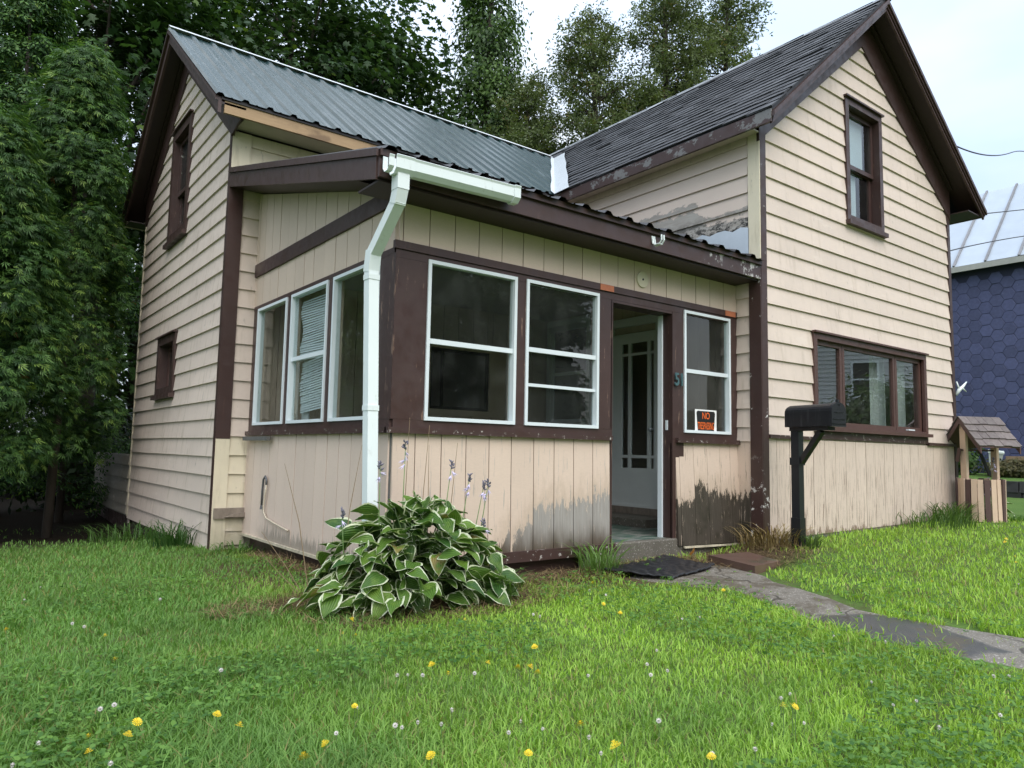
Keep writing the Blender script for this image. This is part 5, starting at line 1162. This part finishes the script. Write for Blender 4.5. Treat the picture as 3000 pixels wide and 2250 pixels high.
cedar(7.75, 7.85, 14.0, 2.5, 180, 'tall cedar left of the shingled ridge, reaching out of the picture', 32)
cedar(9.5, 7.25, 13.2, 2.9, 190, 'tall cedar just above the shingled roof ridge', 33)
cedar(4.75, 9.9, 10.4, 2.2, 120, 'shorter drooping cedar at the foot of the vine covered trunk', 34)
cedar(5.35, 10.6, 9.8, 2.4, 110, 'dense cedar between the vine covered trunk and the valley cedar', 36)
cedar(8.0, 12.0, 8.5, 2.2, 70, 'small cedar seen low between the taller ones', 35)
def vine_tree(x, y, h, label, seed):
    g_ = np.random.default_rng(seed); z0 = float(gz(x, y)); t = thing('vine_covered_tree', label, 'tree', (x, y, z0))
    trunk(t, None, [(x, y, z0-.2), (x, y, z0+h*.5), (x+.1, y, z0+h)], [.25, .18, .06])
    nc = 300; f = g_.random(nc); a = g_.random(nc)*6.283; rr = (1.15-.6*f)*(.5+.7*g_.random(nc))
    ce = np.stack([x+np.cos(a)*rr, y+np.sin(a)*rr, z0+.5+(h-.5)*f], -1); k = 120
    Cc = np.repeat(ce, k, 0); n_ = len(Cc); A = np.repeat(a, k); o_ = np.stack([np.cos(A), np.sin(A), 0*A], -1)
    Pp = Cc+g_.normal(size=(n_, 3))*np.array([.20, .20, .26]); cl = np.repeat(g_.random(nc), k)[:, None]
    col = lerp((.020, .050, .018), (.13, .22, .05), np.clip(.65*cl**1.6+.35*g_.random((n_, 1)), 0, 1))
    cloud(Pp, o_*.8+np.array([0, 0, .5])+g_.normal(size=(n_, 3))*.4, g_.normal(size=(n_, 3))*.5+np.array([0, 0, -1.]), .115*(.7+.6*g_.random(n_)), *OVAL, col, 'crown', M['leaf'], t)
vine_tree(4.3, 11.0, 14.0, 'narrow tall trunk wrapped in leafy green vine', 41)
# street trees on the far side of the road, seen as dark reflections in the porch glass
for i, (x, y, w_) in enumerate(((3.5, -21, 3.4), (9.5, -22, 3.8), (-3.5, -23, 3.6), (16, -24, 3.4))):
    maple(x, y, 12, w_, w_, 6.0, 5.0, 80, 260, ('leafy street tree opposite the porch door', 'leafy street tree opposite the picture window', 'leafy street tree opposite the left gable', 'leafy street tree beside the white house')[i], (.012, .03, .010), (.05, .095, .025), .42, 26+i, shape=OVAL)
# low shrubs: by the neighbour's wall and lit brush far behind the arborvitae
def shrub(x, y, w, h, n, label, ca, cb, seed, name='shrub', size=.09):
    g_ = np.random.default_rng(seed); z0 = float(gz(x, y)); t = thing(name, label, 'shrub', (x, y, z0))
    sm_ = MB()
    for i in range(9):
        a = g_.random()*6.283; sm_.tube([(x, y, z0-.05), (x+math.cos(a)*w*.35, y+math.sin(a)*w*.35, z0+h*.5), (x+math.cos(a)*w*.7, y+math.sin(a)*w*.7, z0+h*.85)], [.02, .014, .006], 5, False)
    sm_.build('stem', M['bark'], t)
    d = unit(g_.normal(size=(n, 3))); r_ = g_.random(n)**.45; bump = 1+.25*np.sin(d[:, 0]*7+seed)*np.sin(d[:, 1]*6)
    Pp = np.stack([x+d[:, 0]*w*r_*bump, y+d[:, 1]*w*r_*bump, z0+h*.5+d[:, 2]*h*.55*r_*bump], -1); Pp[:, 2] = np.maximum(Pp[:, 2], z0+.02)
    col = lerp(ca, cb, g_.random((n, 1)))
    cloud(Pp, d+np.array([0, 0, .6])+g_.normal(size=(n, 3))*.4, g_.normal(size=(n, 3))+np.array([0, 0, -.4]), size*(.7+.6*g_.random(n)), *OVAL, col, 'foliage', M['leaf'], t)
shrub(14.0, 3.7, .6, .85, 2600, 'green shrub against the blue house behind the well posts', (.03, .07, .02), (.09, .16, .04), 51); shrub(13.7, 2.3, .75, .42, 2600, 'low brownish shrub in front of the cardboard box', (.05, .055, .02), (.15, .13, .06), 52); shrub(13.9, 1.0, .8, .6, 2000, 'olive shrub along the blue house beyond the box', (.04, .06, .02), (.12, .13, .05), 53)
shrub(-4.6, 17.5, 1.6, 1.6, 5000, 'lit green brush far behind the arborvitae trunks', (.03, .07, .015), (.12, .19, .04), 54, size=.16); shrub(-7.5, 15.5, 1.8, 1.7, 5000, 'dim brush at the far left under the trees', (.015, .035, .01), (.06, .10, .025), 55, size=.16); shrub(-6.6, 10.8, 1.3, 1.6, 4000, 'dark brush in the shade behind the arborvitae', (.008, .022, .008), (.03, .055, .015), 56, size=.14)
shrub(-4.2, 12.2, 1.5, 2.0, 5000, 'dark thicket behind the rear corner of the house', (.008, .02, .007), (.03, .055, .015), 58, size=.15); shrub(-8.3, 6.6, 1.3, 2.2, 4000, 'unseen bush added left of the tree row to block sky light', (.01, .025, .008), (.04, .07, .02), 59, size=.13)  # second bush is out of view, added to keep sky light off the extension
shrub(22.5, -9.5, 2.2, 3.4, 6000, 'bush across the street reflected in the picture window', (.03, .06, .02), (.09, .15, .04), 57, size=.22)
# ------------------------------------------------------------------ lawn
pathpoly = np.array(lo+hi[::-1])
def inpoly(px_, py_, poly):
    c = np.zeros(len(px_), bool); j = len(poly)-1
    for i in range(len(poly)):
        xi, yi = poly[i]; xj, yj = poly[j]
        with np.errstate(divide='ignore', invalid='ignore'): c ^= ((yi > py_) != (yj > py_)) & (px_ < (xj-xi)*(py_-yi)/(yj-yi+1e-12)+xi)
        j = i
    return c
def vnoise(x, y, s, seed):
    q = np.random.default_rng(seed).random((64, 64)); xs, ys = x*s+100, y*s+100; xi, yi = np.floor(xs).astype(int), np.floor(ys).astype(int); fx, fy = xs-xi, ys-yi
    fx = fx*fx*(3-2*fx); fy = fy*fy*(3-2*fy); g = lambda a, b: q[a % 64, b % 64]
    return (g(xi, yi)*(1-fx)+g(xi+1, yi)*fx)*(1-fy)+(g(xi, yi+1)*(1-fx)+g(xi+1, yi+1)*fx)*fy
def bare(x, y):
    """0 = full lawn, 1 = no grass"""
    w = .10*(vnoise(x, y, 4.3, 5)-.5)*2
    b = np.zeros(len(x))
    b = np.maximum(b, inpoly(x+w*1.5, y+w*1.1, pathpoly)*.97)
    hs = ((x > XLG-.02) & (y > YLF-.03)) | ((x > XPL-.06) & (y > .20)) | ((x > -.03) & (y > -.06) & (x < XR+.03)); b = np.maximum(b, hs*1.0)
    e = lambda cx, cy, rx, ry, a=1.0: a*np.clip(1.5-1.5*np.sqrt(((x-cx)/rx)**2+((y-cy)/ry)**2)+w*3, 0, 1)
    for q in ((-1.5, -.25, .75, .55), (-.72, -.42, .98, .62), (-3.75, -.25, .85, .42), (-2.55, .12, .9, .26), (-4.35, .15, .6, .4), (-4.9, .25, .55, .13, .8), (-3.95, 1.2, .22, 1.4, .8), (-.1, -.15, .6, .28), (-5.2, 6.6, 2.2, 1.9, 1.0), (-3.1, -2.85, .12, .1, .6), (-3.3, -2.95, .18, .08, .6), (-2.75, -1.25, .10, .06, .6), (-4.62, .10, .4, .25)): b = np.maximum(b, e(*q))
    b = np.maximum(b, np.clip((y-4.9+w*4)/.8, 0, 1)*(x < -3.5)*.93)
    return b
def sample_lawn(n, r0, r1, a0, a1, pw, seed):
    g_ = np.random.default_rng(seed); u = g_.random(n); r = r0*(r1/r0)**(u**pw); a = a0+(a1-a0)*g_.random(n)
    return CAM.x+r*np.sin(a), CAM.y+r*np.cos(a), r
def blades(n, r0, r1, a0, a1, pw, seed, hmul, wmul, kind):
    g_ = np.random.default_rng(seed); x, y, r = sample_lawn(n, r0, r1, a0, a1, pw, seed+1)
    k = g_.random(n) > bare(x, y); x, y, r = x[k], y[k], r[k]; n = len(x); z = gz(x, y)-.004
    a = g_.random(n)*6.283; tall = vnoise(x, y, 1.1, 8)*.6+vnoise(x, y, 3.7, 9)*.4
    h = hmul*(.014+.022*tall+.045*vnoise(x, y, .9, 19)**3+.026*g_.random(n)**2)*(1+.25*(g_.random(n) < .06)); lean = (.25+.9*g_.random(n))*h; w = wmul*(.0016+.0014*g_.random(n))*(.85+.07*r)
    dx, dy = np.cos(a), np.sin(a); px_, py_ = -np.sin(a+.6*g_.normal(size=n)), np.cos(a)
    V = np.empty((n, 5, 3)); 
    V[:, 0] = np.stack([x-px_*w, y-py_*w, z], -1); V[:, 1] = np.stack([x+px_*w, y+py_*w, z], -1)
    mx, my, mz = x+dx*lean*.35, y+dy*lean*.35, z+h*.62
    V[:, 2] = np.stack([mx-px_*w*.8, my-py_*w*.8, mz], -1); V[:, 3] = np.stack([mx+px_*w*.8, my+py_*w*.8, mz], -1); V[:, 4] = np.stack([x+dx*lean, y+dy*lean, z+h*(1.0-.25*g_.random(n))], -1)
    F = np.array([(0, 1, 3), (0, 3, 2), (2, 3, 4)])[None]+(np.arange(n)*5)[:, None, None]
    warm = np.clip((x+5.2-.25*(y+2))/2.6+.5*(vnoise(x, y, .8, 12)-.5)*2+.35*(vnoise(x, y, 2.9, 14)-.5)*2, 0, 1)[:, None]
    t = g_.random((n, 1)); cool = lerp((.085, .185, .040), (.17, .30, .072), t); wm = lerp((.19, .34, .042), (.36, .52, .085), t)
    col = lerp(cool, wm, warm)*(.85+.48*(.5*vnoise(x, y, 2.3, 31)+.5*vnoise(x, y, 6.1, 32)))[:, None]; dry = g_.random(n) < .05*(.4+1.6*vnoise(x, y, 1.9, 33)); col[dry] = lerp((.30, .26, .11), (.22, .22, .07), g_.random((dry.sum(), 1)))
    cc = np.repeat(col, 5, 0); m5 = np.tile(np.array([.55, .55, .95, .95, 1.12]), n)[:, None]
    return V.reshape(-1, 3), F.reshape(-1, 3), cc
parts = [blades(140000, 1.3, 5.2, -.15, 1.45, .80, 61, 1.0, 1.0, 0), blades(125000, 4.2, 12.5, -.35, 1.45, .8, 63, 1.05, 1.15, 0)]
Vs, Fs, Cs, o0 = [], [], [], 0
for V_, F_, C_ in parts: Vs.append(V_); Fs.append(F_+o0); Cs.append(C_); o0 += len(V_)
lawn = npmesh('lawn_grass', np.concatenate(Vs), np.concatenate(Fs), M['blade'], None, np.concatenate(Cs)); tag(lawn, 'short uneven green lawn grass around the house', 'grass', None, 'stuff')
# clover and weeds between the blades
g_ = np.random.default_rng(71); x, y, r = sample_lawn(16000, 1.35, 6.5, -.15, 1.45, .85, 72)
k = (g_.random(len(x)) > bare(x, y)) & (vnoise(x, y, 1.7, 15) > .50); x, y, r = x[k], y[k], r[k]; n = len(x)
h = .03+.035*g_.random(n); z = gz(x, y)+h; a = g_.random(n)*6.283
C_ = np.repeat(np.stack([x, y, z], -1), 3, 0); aa = (a[:, None]+np.array([0, 2.09, 4.19])).ravel()
T_ = np.stack([np.cos(aa), np.sin(aa), .25*np.ones_like(aa)], -1); N_ = np.tile(np.array([0, 0, 1.]), (len(C_), 1))+g_.normal(size=(len(C_), 3))*.3
CLV = ([(0, 0, 0), (.5, -.42, .02), (1, -.22, 0), (1, .22, 0), (.5, .42, .02)], [(0, 1, 2), (0, 2, 3), (0, 3, 4)])
cv = cloud(C_, N_, T_, .013+.010*g_.random(len(C_)), *CLV, lerp((.05, .13, .03), (.16, .30, .06), g_.random((len(C_), 1))), 'clover_leaves', M['blade']); tag(cv, 'clover leaves spread through the lawn', 'clover', None, 'stuff')
# long grass tufts that stand out on their own
def tuft(x, y, n, h, spread, label, seed, ca=(.05, .12, .025), cb=(.12, .22, .05), name='grass_tuft', mat='blade'):
    g_ = np.random.default_rng(seed); a = g_.random(n)*6.283; rr = spread*np.sqrt(g_.random(n)); bx = x+np.cos(a)*rr; by = y+np.sin(a)*rr; bz = gz(bx, by)-.01
    L = h*(.5+.7*g_.random(n)); a2 = a+g_.normal(size=n)*.7; ln = (.3+.7*g_.random(n))*L; w = .0035+.003*g_.random(n); V = np.empty((n, 7, 3)); px_, py_ = -np.sin(a2), np.cos(a2)
    for i, f in enumerate((0, .45, .8)):
        cx, cy, cz = bx+np.cos(a2)*ln*f*f, by+np.sin(a2)*ln*f*f, bz+L*(f-.35*f*f*f)
        V[:, 2*i] = np.stack([cx-px_*w*(1-.4*f), cy-py_*w*(1-.4*f), cz], -1); V[:, 2*i+1] = np.stack([cx+px_*w*(1-.4*f), cy+py_*w*(1-.4*f), cz], -1)
    V[:, 6] = np.stack([bx+np.cos(a2)*ln*1.15, by+np.sin(a2)*ln*1.15, bz+L*.66], -1)
    F = np.array([(0, 1, 3), (0, 3, 2), (2, 3, 5), (2, 5, 4), (4, 5, 6)])[None]+(np.arange(n)*7)[:, None, None]
    o = npmesh(name, V.reshape(-1, 3), F.reshape(-1, 3), M[mat], None, np.repeat(lerp(ca, cb, g_.random((n, 1))), 7, 0)); return tag(o, label, 'grass', 'tall grass tufts by the house')
tuft(-4.32, 4.0, 230, .40, .26, 'dark green grass tuft at the foot of the left gable wall', 81, (.03, .085, .02), (.07, .15, .04))
tuft(-4.45, 5.2, 260, .26, .55, 'ragged grass along the foundation farther back on the left', 82, (.04, .10, .02), (.10, .19, .05))
tuft(-2.15, .02, 130, .34, .16, 'pale green grass tuft at the porch base beside the doorstep', 83, (.09, .17, .04), (.18, .30, .09))
tuft(3.75, -.12, 300, .36, .26, 'tall grass clump at the right end of the front wall', 84, (.05, .11, .03), (.13, .21, .06)); tuft(3.1, -.18, 260, .26, .5, 'grass fringe under the picture window wall', 85, (.05, .11, .03), (.13, .21, .06))
tuft(.12, -.40, 120, .20, .10, 'green grass growing around the mailbox post', 86, (.08, .14, .04), (.16, .24, .08)); tuft(-3.45, -.42, 90, .26, .10, 'thin grass sprouting at the front of the hosta', 87)
tuft(4.75, -.40, 160, .14, .30, 'grass around the right foot of the wishing well', 88); tuft(-4.05, 2.9, 110, .14, .3, 'sparse short grass by the porch side skirting', 89)
tuft(-.05, -.12, 260, .28, .28, 'dry straw coloured grass heap by the corner post', 90, (.16, .11, .045), (.36, .28, .13), 'dry_grass_tuft', 'straw')
# dead thatch on the bare earth
g_ = np.random.default_rng(95); n = 15000
pk = g_.integers(0, 6, n); cen = np.array([(-.75, -.35, .7, .45), (-3.75, -.35, .95, .38), (-2.5, .0, .9, .25), (-4.5, .1, .6, .3), (-3.98, 1.6, .18, 1.3), (-1.5, .05, .5, .25)])[pk]
aa = g_.random(n)*6.283; rr = np.sqrt(g_.random(n)); x = cen[:, 0]+np.cos(aa)*rr*cen[:, 2]; y = cen[:, 1]+np.sin(aa)*rr*cen[:, 3]
k = ~(((x > XPL-.0) & (y > .17)) | ((x > -.03) & (y > -.03))) & ~inpoly(x, y, np.array([(-2.12, -.10), (-1.15, .10), (-1.34, -.50), (-1.96, -.58)])) ; x, y = x[k], y[k]; n = len(x)
z = gz(x, y)+.005+.03*g_.random(n)**2; L = .05+.10*g_.random(n); a = g_.random(n)*6.283; w = .0016+.0014*g_.random(n); el = g_.normal(size=n)*.22
dv_ = np.stack([np.cos(a)*np.cos(el), np.sin(a)*np.cos(el), np.abs(np.sin(el))], -1); sv_ = np.stack([-np.sin(a), np.cos(a), 0*a], -1)*w[:, None]; p0 = np.stack([x, y, z], -1)
V = np.stack([p0-sv_, p0+sv_, p0+dv_*L[:, None]], 1); th = npmesh('dead_thatch', V.reshape(-1, 3), np.arange(3*n).reshape(n, 3), M['straw'], None, np.repeat(lerp((.07, .045, .025), (.34, .25, .13), g_.random((n, 1))**1.5), 3, 0)); tag(th, 'brown dead grass littering the bare soil by the porch', 'debris', None, 'stuff')
# ------------------------------------------------------------------ flowers
def petals_mesh(n, r, rows, mat):
    V = []; F = []
    for q in range(rows):
        rr = r*(1-.3*q)
        for i in range(n):
            a = 2*math.pi*(i+.5*q)/n; w = .16; b = len(V)
            for ra, da, z in ((.15, -w, .002+.004*q), (.15, w, .002+.004*q), (1, .7*w, .004+.005*q), (1, -.7*w, .004+.005*q)): V.append((rr*ra*math.cos(a+da), rr*ra*math.sin(a+da), z+(.001*q)))
            F.append((b, b+1, b+2, b+3))
    me = bpy.data.meshes.new('petals'); me.from_pydata(V, [], F); me.materials.append(mat); return me
ym = petals_mesh(13, .0155, 3, M['yellow'])
stem_me = {}
def stem_mesh(h):
    h = round(h, 2)
    if h not in stem_me:
        b = MB().tube([(0, 0, -h), (.004, .002, -h*.5), (0, 0, 0)], .0016, 4); me = bpy.data.meshes.new('stem'); me.from_pydata(b.V, [], b.F); me.materials.append(M['stem']); stem_me[h] = me
    return stem_me[h]
b = MB()
for i in range(44):
    a = i*2.4; z = .014*(1-2*(i+.5)/44); r_ = math.sqrt(max(0, .014**2-z*z)); c = Vector((r_*math.cos(a), r_*math.sin(a), z*.9)); o_ = c.normalized()*.0045+Vector((0, 0, .002)); s_ = Vector((-math.sin(a), math.cos(a), 0))*.0034
    n0 = len(b.V); b.V += [tuple(c*.5-s_), tuple(c*.5+s_), tuple(c+o_)]; b.F.append((n0, n0+1, n0+2))
wm = bpy.data.meshes.new('floret_ball'); wm.from_pydata(b.V, [], b.F); wm.materials.append(M['clover'])
YEL = [(-3.024, -0.809, -0.03), (-3.368, -1.252, -0.04), (-3.458, -1.466, -0.04), (-2.489, -1.389, -0.03), (-0.16, -1.065, 0.06), (1.417, -1.576, 0.08), (1.11, -1.672, 0.08), (0.389, -1.983, 0.04), (0.036, -2.106, 0.04), (-1.267, -2.07, 0.01), (-4.454, -1.88, -0.06), (-4.409, -1.898, -0.06), (-4.436, -1.979, -0.06), (-4.232, -1.713, -0.05), (-3.979, -2.731, -0.06), (-3.922, -2.729, -0.07), (-3.952, -2.758, -0.06), (-4.649, -2.451, -0.07), (-4.676, -2.631, -0.07), (-4.918, -2.523, -0.07), (-4.505, -2.837, -0.07), (-6.012, -0.161, -0.06), (-5.698, -0.922, -0.06), (-5.681, -0.55, -0.05), (-4.662, -0.828, -0.05), (-4.814, -1.06, -0.05), (-4.778, -1.123, -0.05), (-5.019, -1.275, -0.05), (-4.713, -1.665, -0.06), (-4.731, -1.809, -0.06), (-4.516, -1.764, -0.06), (-5.151, -1.895, -0.07), (-5.357, -2.138, -0.07), (-5.545, -1.725, -0.07), (-5.761, -1.653, -0.07), (-5.805, -1.752, -0.07), (-5.447, -2.2, -0.07), (-5.151, -2.38, -0.07), (-4.226, -1.171, -0.04), (-4.083, -0.215, -0.04), (-5.518, -1.86, -0.07), (-5.895, -1.707, -0.07), (-5.913, -1.824, -0.07)]
WHT = [(-3.007, -0.761, -0.06), (-3.026, -0.927, -0.06), (-3.717, -1.072, -0.07), (-3.717, -1.128, -0.07), (-3.106, -1.581, -0.07), (-2.995, -1.609, -0.07), (-3.708, -1.933, -0.07), (-3.882, -2.033, -0.08), (-3.984, -2.144, -0.08), (-3.882, -2.144, -0.08), (-4.176, -1.985, -0.09), (-3.694, -2.578, -0.09), (-3.768, -2.587, -0.09), (-4.008, -2.706, -0.1), (-3.906, -2.762, -0.1), (-3.49, -2.865, -0.09), (-3.37, -2.893, -0.09), (-3.317, -2.7, -0.08), (-2.764, -2.238, -0.07), (-2.622, -2.422, -0.08), (-3.277, -3.134, -0.09), (-3.562, -3.05, -0.1), (-4.325, -2.485, -0.09), (-4.379, -2.744, -0.1), (-4.24, -2.799, -0.1), (-4.676, -2.298, -0.1), (-4.694, -2.205, -0.1), (-4.601, -2.437, -0.1), (-4.657, -2.549, -0.1), (-2.807, -2.95, -0.08), (-2.752, -2.987, -0.08), (-0.566, -2.313, -0.01), (-5.873, 0.843, -0.09), (-5.751, 1.352, -0.11), (-5.252, 0.422, -0.08), (-5.734, 0.023, -0.08), (-5.697, -0.079, -0.08), (-5.354, -1.113, -0.09), (-5.807, -1.306, -0.1), (-5.761, -1.287, -0.1), (-6.002, -1.528, -0.1), (-5.854, -1.807, -0.1), (-4.807, -1.558, -0.09), (-4.77, -1.577, -0.09), (-4.723, -1.614, -0.09), (-4.538, -1.707, -0.09), (-4.824, -1.983, -0.1), (-5.056, -2.001, -0.1), (-5.047, -2.029, -0.1), (-4.982, -2.02, -0.1), (-4.926, -2.076, -0.1), (-5.241, -1.955, -0.1), (-5.084, -1.779, -0.1), (-4.787, -2.261, -0.1), (-6.076, -1.667, -0.1)]
def zone(x, y):
    if x > -1.2: return 'in the lawn right of the path'
    if x > -2.9 and y > -1.3: return 'in the grass near the doormat'
    if y > -.95: return 'in the lawn near the hosta' if x > -5 else 'in the lawn at the far left'
    dx, dy = x-CAM.x, y-CAM.y; a = math.atan2(dx, dy)
    if a < .33: return 'in the left foreground grass'
    return 'in the middle foreground grass' if a < .72 else ('in the foreground grass right of centre' if a < .98 else 'in the grass at the lower right')
for i, (x, y, z) in enumerate(YEL):
    z += .018
    g0 = float(gz(x, y)); hz = max(z-g0, .05)
    zn = zone(x, y)
    t = thing('yellow_flower', 'small yellow dandelion-like flower '+zn, 'flower', (x, y, z), 'yellow flowers '+zn, world=False)
    s = random.uniform(.7, 1.0)*(1.25 if i in (18, 17, 37, 36) else 1)
    inst('petals', ym, t, (0, 0, 0), (R(random.uniform(8, 40)), R(random.uniform(-25, 10)), random.random()*6), (s, s, s)); inst('stem', stem_mesh(hz), t)
for x, y, z in WHT:
    g0 = float(gz(x, y)); hz = max(z-g0, .03)
    zn = zone(x, y)
    t = thing('clover_flower', 'white clover flower head '+zn, 'flower', (x, y, z), 'white clover flowers '+zn, world=False)
    s = random.uniform(.36, .58); inst('floret_ball', wm, t, (0, 0, 0), (random.uniform(-.4, .4), random.uniform(-.4, .4), random.random()*6), (s, s, s)); inst('stem', stem_mesh(hz), t)
# ------------------------------------------------------------------ hosta
HX, HY = -3.90, -.14; hz0 = float(gz(HX, HY))
HO = thing('hosta_plant', 'large hosta with white edged green leaves and lilac flower stalks in front of the porch', 'plant', (HX, HY, hz0), world=False); HO.scale = (1.07, 1.05, .92)
def hosta_leaf(curl, wave, seed):
    g_ = random.Random(seed); nu, nv = 8, 6; V = []; F = []; C = []
    for j in range(nu+1):
        u = j/nu; wd = .36*(math.sin(math.pi*min(1, u**.62))**.8)*(1-.10*u)+(.0 if u < 1 else 0); wd = max(wd, .004)
        for i in range(nv+1):
            v = (i/nv-.5)*2; edge = abs(v)
            z = -curl*u*u*.75+.16*wd*(edge**1.5)*1.6-.05*(1-edge)*math.sin(math.pi*u)+wave*edge*math.sin(u*9+v*2+seed)*.05
            V.append((u+.05*(1-edge)*0-.07*edge*(1-u)*(u < .25), v*wd, z)); C.append((edge if u < .93 else max(edge, .85), u, 0))
    for j in range(nu):
        for i in range(nv): F.append((j*(nv+1)+i, j*(nv+1)+i+1, (j+1)*(nv+1)+i+1, (j+1)*(nv+1)+i))
    me = bpy.data.meshes.new('leaf'); me.from_pydata(V, [], F); at = me.color_attributes.new('Col', 'FLOAT_COLOR', 'POINT')
    at.data.foreach_set('color', np.array([(*c, 1) for c in C], np.float32).ravel()); me.materials.append(M['hosta']); me.polygons.foreach_set('use_smooth', [True]*len(me.polygons)); return me
LM = [hosta_leaf(c, w, i) for i, (c, w) in enumerate(((.45, 1), (.65, 1.4), (.3, .8), (.85, 1.2), (.55, 1.8), (.7, .7)))]
g_ = np.random.default_rng(5); nl = 298; pet = MB()
for i in range(nl):
    f = (i+.5)/nl; a = i*2.39996+g_.normal()*.25; q = math.sqrt(f)                       # q: 0 centre .. 1 rim
    R_ = .70*q*(.86+.28*g_.random()); x_ = math.cos(a)*R_*.98; y_ = math.sin(a)*R_*.62
    hgt = .50*(1-q**2.2)+.06+.10*g_.random()+.05*(math.sin(a*3)); tilt = 46-66*q+g_.normal()*22; L = .110+.060*g_.random()
    if q < .42 and g_.random() < .75: tilt = 62+g_.normal()*14; a += g_.normal()*.9; hgt -= .03
    if y_ > .20: y_ = .20+.2*(y_-.2)
    bx_, by_ = x_-math.cos(a)*L*.55, y_-math.sin(a)*L*.4
    inst('leaf', LM[g_.integers(0, 6)], HO, (bx_, by_, max(hgt, .06)), (g_.normal()*.5, -R(tilt), math.atan2(math.sin(a)*.8, math.cos(a))+g_.normal()*.55), (L, L*(.95+.35*g_.random()), L))
    if i % 3 == 0: pet.tube([(bx_*.15, by_*.15, 0), (bx_*.6, by_*.6, hgt*.7), (bx_, by_, max(hgt, .06))], .004, 4, False)
pet.build('petioles', M['stem'], HO)
from mathutils import Euler
IV, IF, IC, ib = [], [], [], 0                          # leaves hidden under the outer ones
for i in range(230):
    f = (i+.5)/230; a = i*2.39996+g_.normal()*.3; q = math.sqrt(f); R_ = .60*q*(.8+.3*g_.random()); L = .115+.06*g_.random()
    x_, y_ = math.cos(a)*R_, min(math.sin(a)*R_*.62, .2); hgt = max(.40*(1-q**2)*(.5+.6*g_.random())+.03, .04)
    me = LM[g_.integers(0, 6)]; co = np.empty(len(me.vertices)*3, np.float32); me.vertices.foreach_get('co', co)
    cc_ = np.empty(len(me.vertices)*4, np.float32); me.color_attributes['Col'].data.foreach_get('color', cc_)
    ro = np.array(Euler((g_.normal()*.5, -R(30-50*q+g_.normal()*22), a+g_.normal()*.5)).to_matrix())
    IV.append((co.reshape(-1, 3)*L)@ro.T+np.array([x_-math.cos(a)*L*.5, y_-math.sin(a)*L*.4, hgt])); IC.append(cc_.reshape(-1, 4)[:, :3])
    pf = np.empty(len(me.loops), np.int32); me.loops.foreach_get('vertex_index', pf); IF.append(pf.reshape(-1, 4)+ib); ib += len(me.vertices)
il = npmesh('inner_leaves', np.concatenate(IV), np.concatenate(IF), M['hosta'], None, np.concatenate(IC), True); il.parent = HO; il['kind'] = 'stuff'
bell = MB()
for i in range(6):
    a = i*1.047; b0 = len(bell.V); bell.V += [(0, 0, 0), (.007*math.cos(a-.5), .007*math.sin(a-.5), -.02), (.016*math.cos(a), .016*math.sin(a), -.042), (.007*math.cos(a+.5), .007*math.sin(a+.5), -.02)]; bell.F.append((b0, b0+1, b0+2, b0+3))
bme = bpy.data.meshes.new('flower'); bme.from_pydata(bell.V, [], bell.F); bme.materials.append(M['lilac'])
budb = MB().tube([(0, 0, 0), (.0, 0, .012), (0, 0, .026)], [.003, .0065, .001], 5); bdm = bpy.data.meshes.new('bud'); bdm.from_pydata(budb.V, [], budb.F); bdm.materials.append(M['bud'])
def stalk(dx, dy, h, nf, seed, parent, lean=0.0):
    g_ = random.Random(seed); top = Vector((dx+lean, dy-.02, h)); sk = MB().tube([(dx*.6, dy*.6, 0), (dx*.95+lean*.4, dy, h*.6), tuple(top)], [.004, .0035, .002], 5).build('flower_stalk', M['stem'], parent, True)
    for k in range(11): inst('bud', bdm, sk, tuple(top+Vector((g_.uniform(-.008, .008), g_.uniform(-.008, .008), -.055*k/11+.012))), (g_.uniform(-1, 1), g_.uniform(-1, 1), 0))
    for k in range(nf): inst('flower', bme, sk, tuple(top+Vector((0, 0, -.05-.028*k))), (g_.uniform(.4, 1.1)*g_.choice((-1, 1)), g_.uniform(-.9, .9), g_.random()*6), (1.1, 1.1, 1.15))
for q in ((-.10, .02, 1.06, 4, 1), (-.28, -.02, .92, 2, 2), (-.50, -.02, .62, 2, 3), (.18, .0, .93, 2, 4, .03), (.30, -.02, .84, 3, 5, .03), (.40, -.02, .78, 2, 6, .04), (.44, -.04, .80, 2, 7, .02), (.42, -.06, .52, 1, 8)): stalk(*q[:5], HO, *(q[5:] or (0,)))
for i, (dx, dy, h, lx_) in enumerate(((-.62, .10, .92, -.16), (-.42, .12, 1.05, .10), (-.02, .14, 1.25, .02), (.08, .12, 1.2, .05), (.14, .12, 1.06, -.01), (.28, .12, 1.08, .06), (-.70, .0, .52, -.22), (-.72, -.02, .42, -.22))):
    MB().tube([(dx, dy, .15), (dx+lx_*.4, dy, h*.6), (dx+lx_, dy, h)], [.003, .0025, .0012], 4).build('dry_stalk', M['drystem'], HO)
# small hosta beside the well
H2 = thing('small_hosta', 'small hosta with drooping pale flowers behind the wishing well', 'plant', (4.95, -.15, float(gz(4.95, -.15))), world=False)
for i in range(26):
    a = i*2.4; inst('leaf', LM[i % 6], H2, (math.cos(a)*.07, math.sin(a)*.07, .12+.05*(i % 3)), (random.uniform(-.3, .3), -R(20-40*(i/26)), a), (.24, .24, .24))
for q in ((.05, 0, .55, 3, 11, .03), (.0, .05, .42, 3, 12, -.02)): stalk(*q[:5], H2, q[5])
WF = thing('flower_in_well', 'lilac hosta flower rising inside the wishing well', 'plant', (wx+.05, wy-.1, wg), world=False); stalk(0, 0, .80, 4, 13, WF, .05)
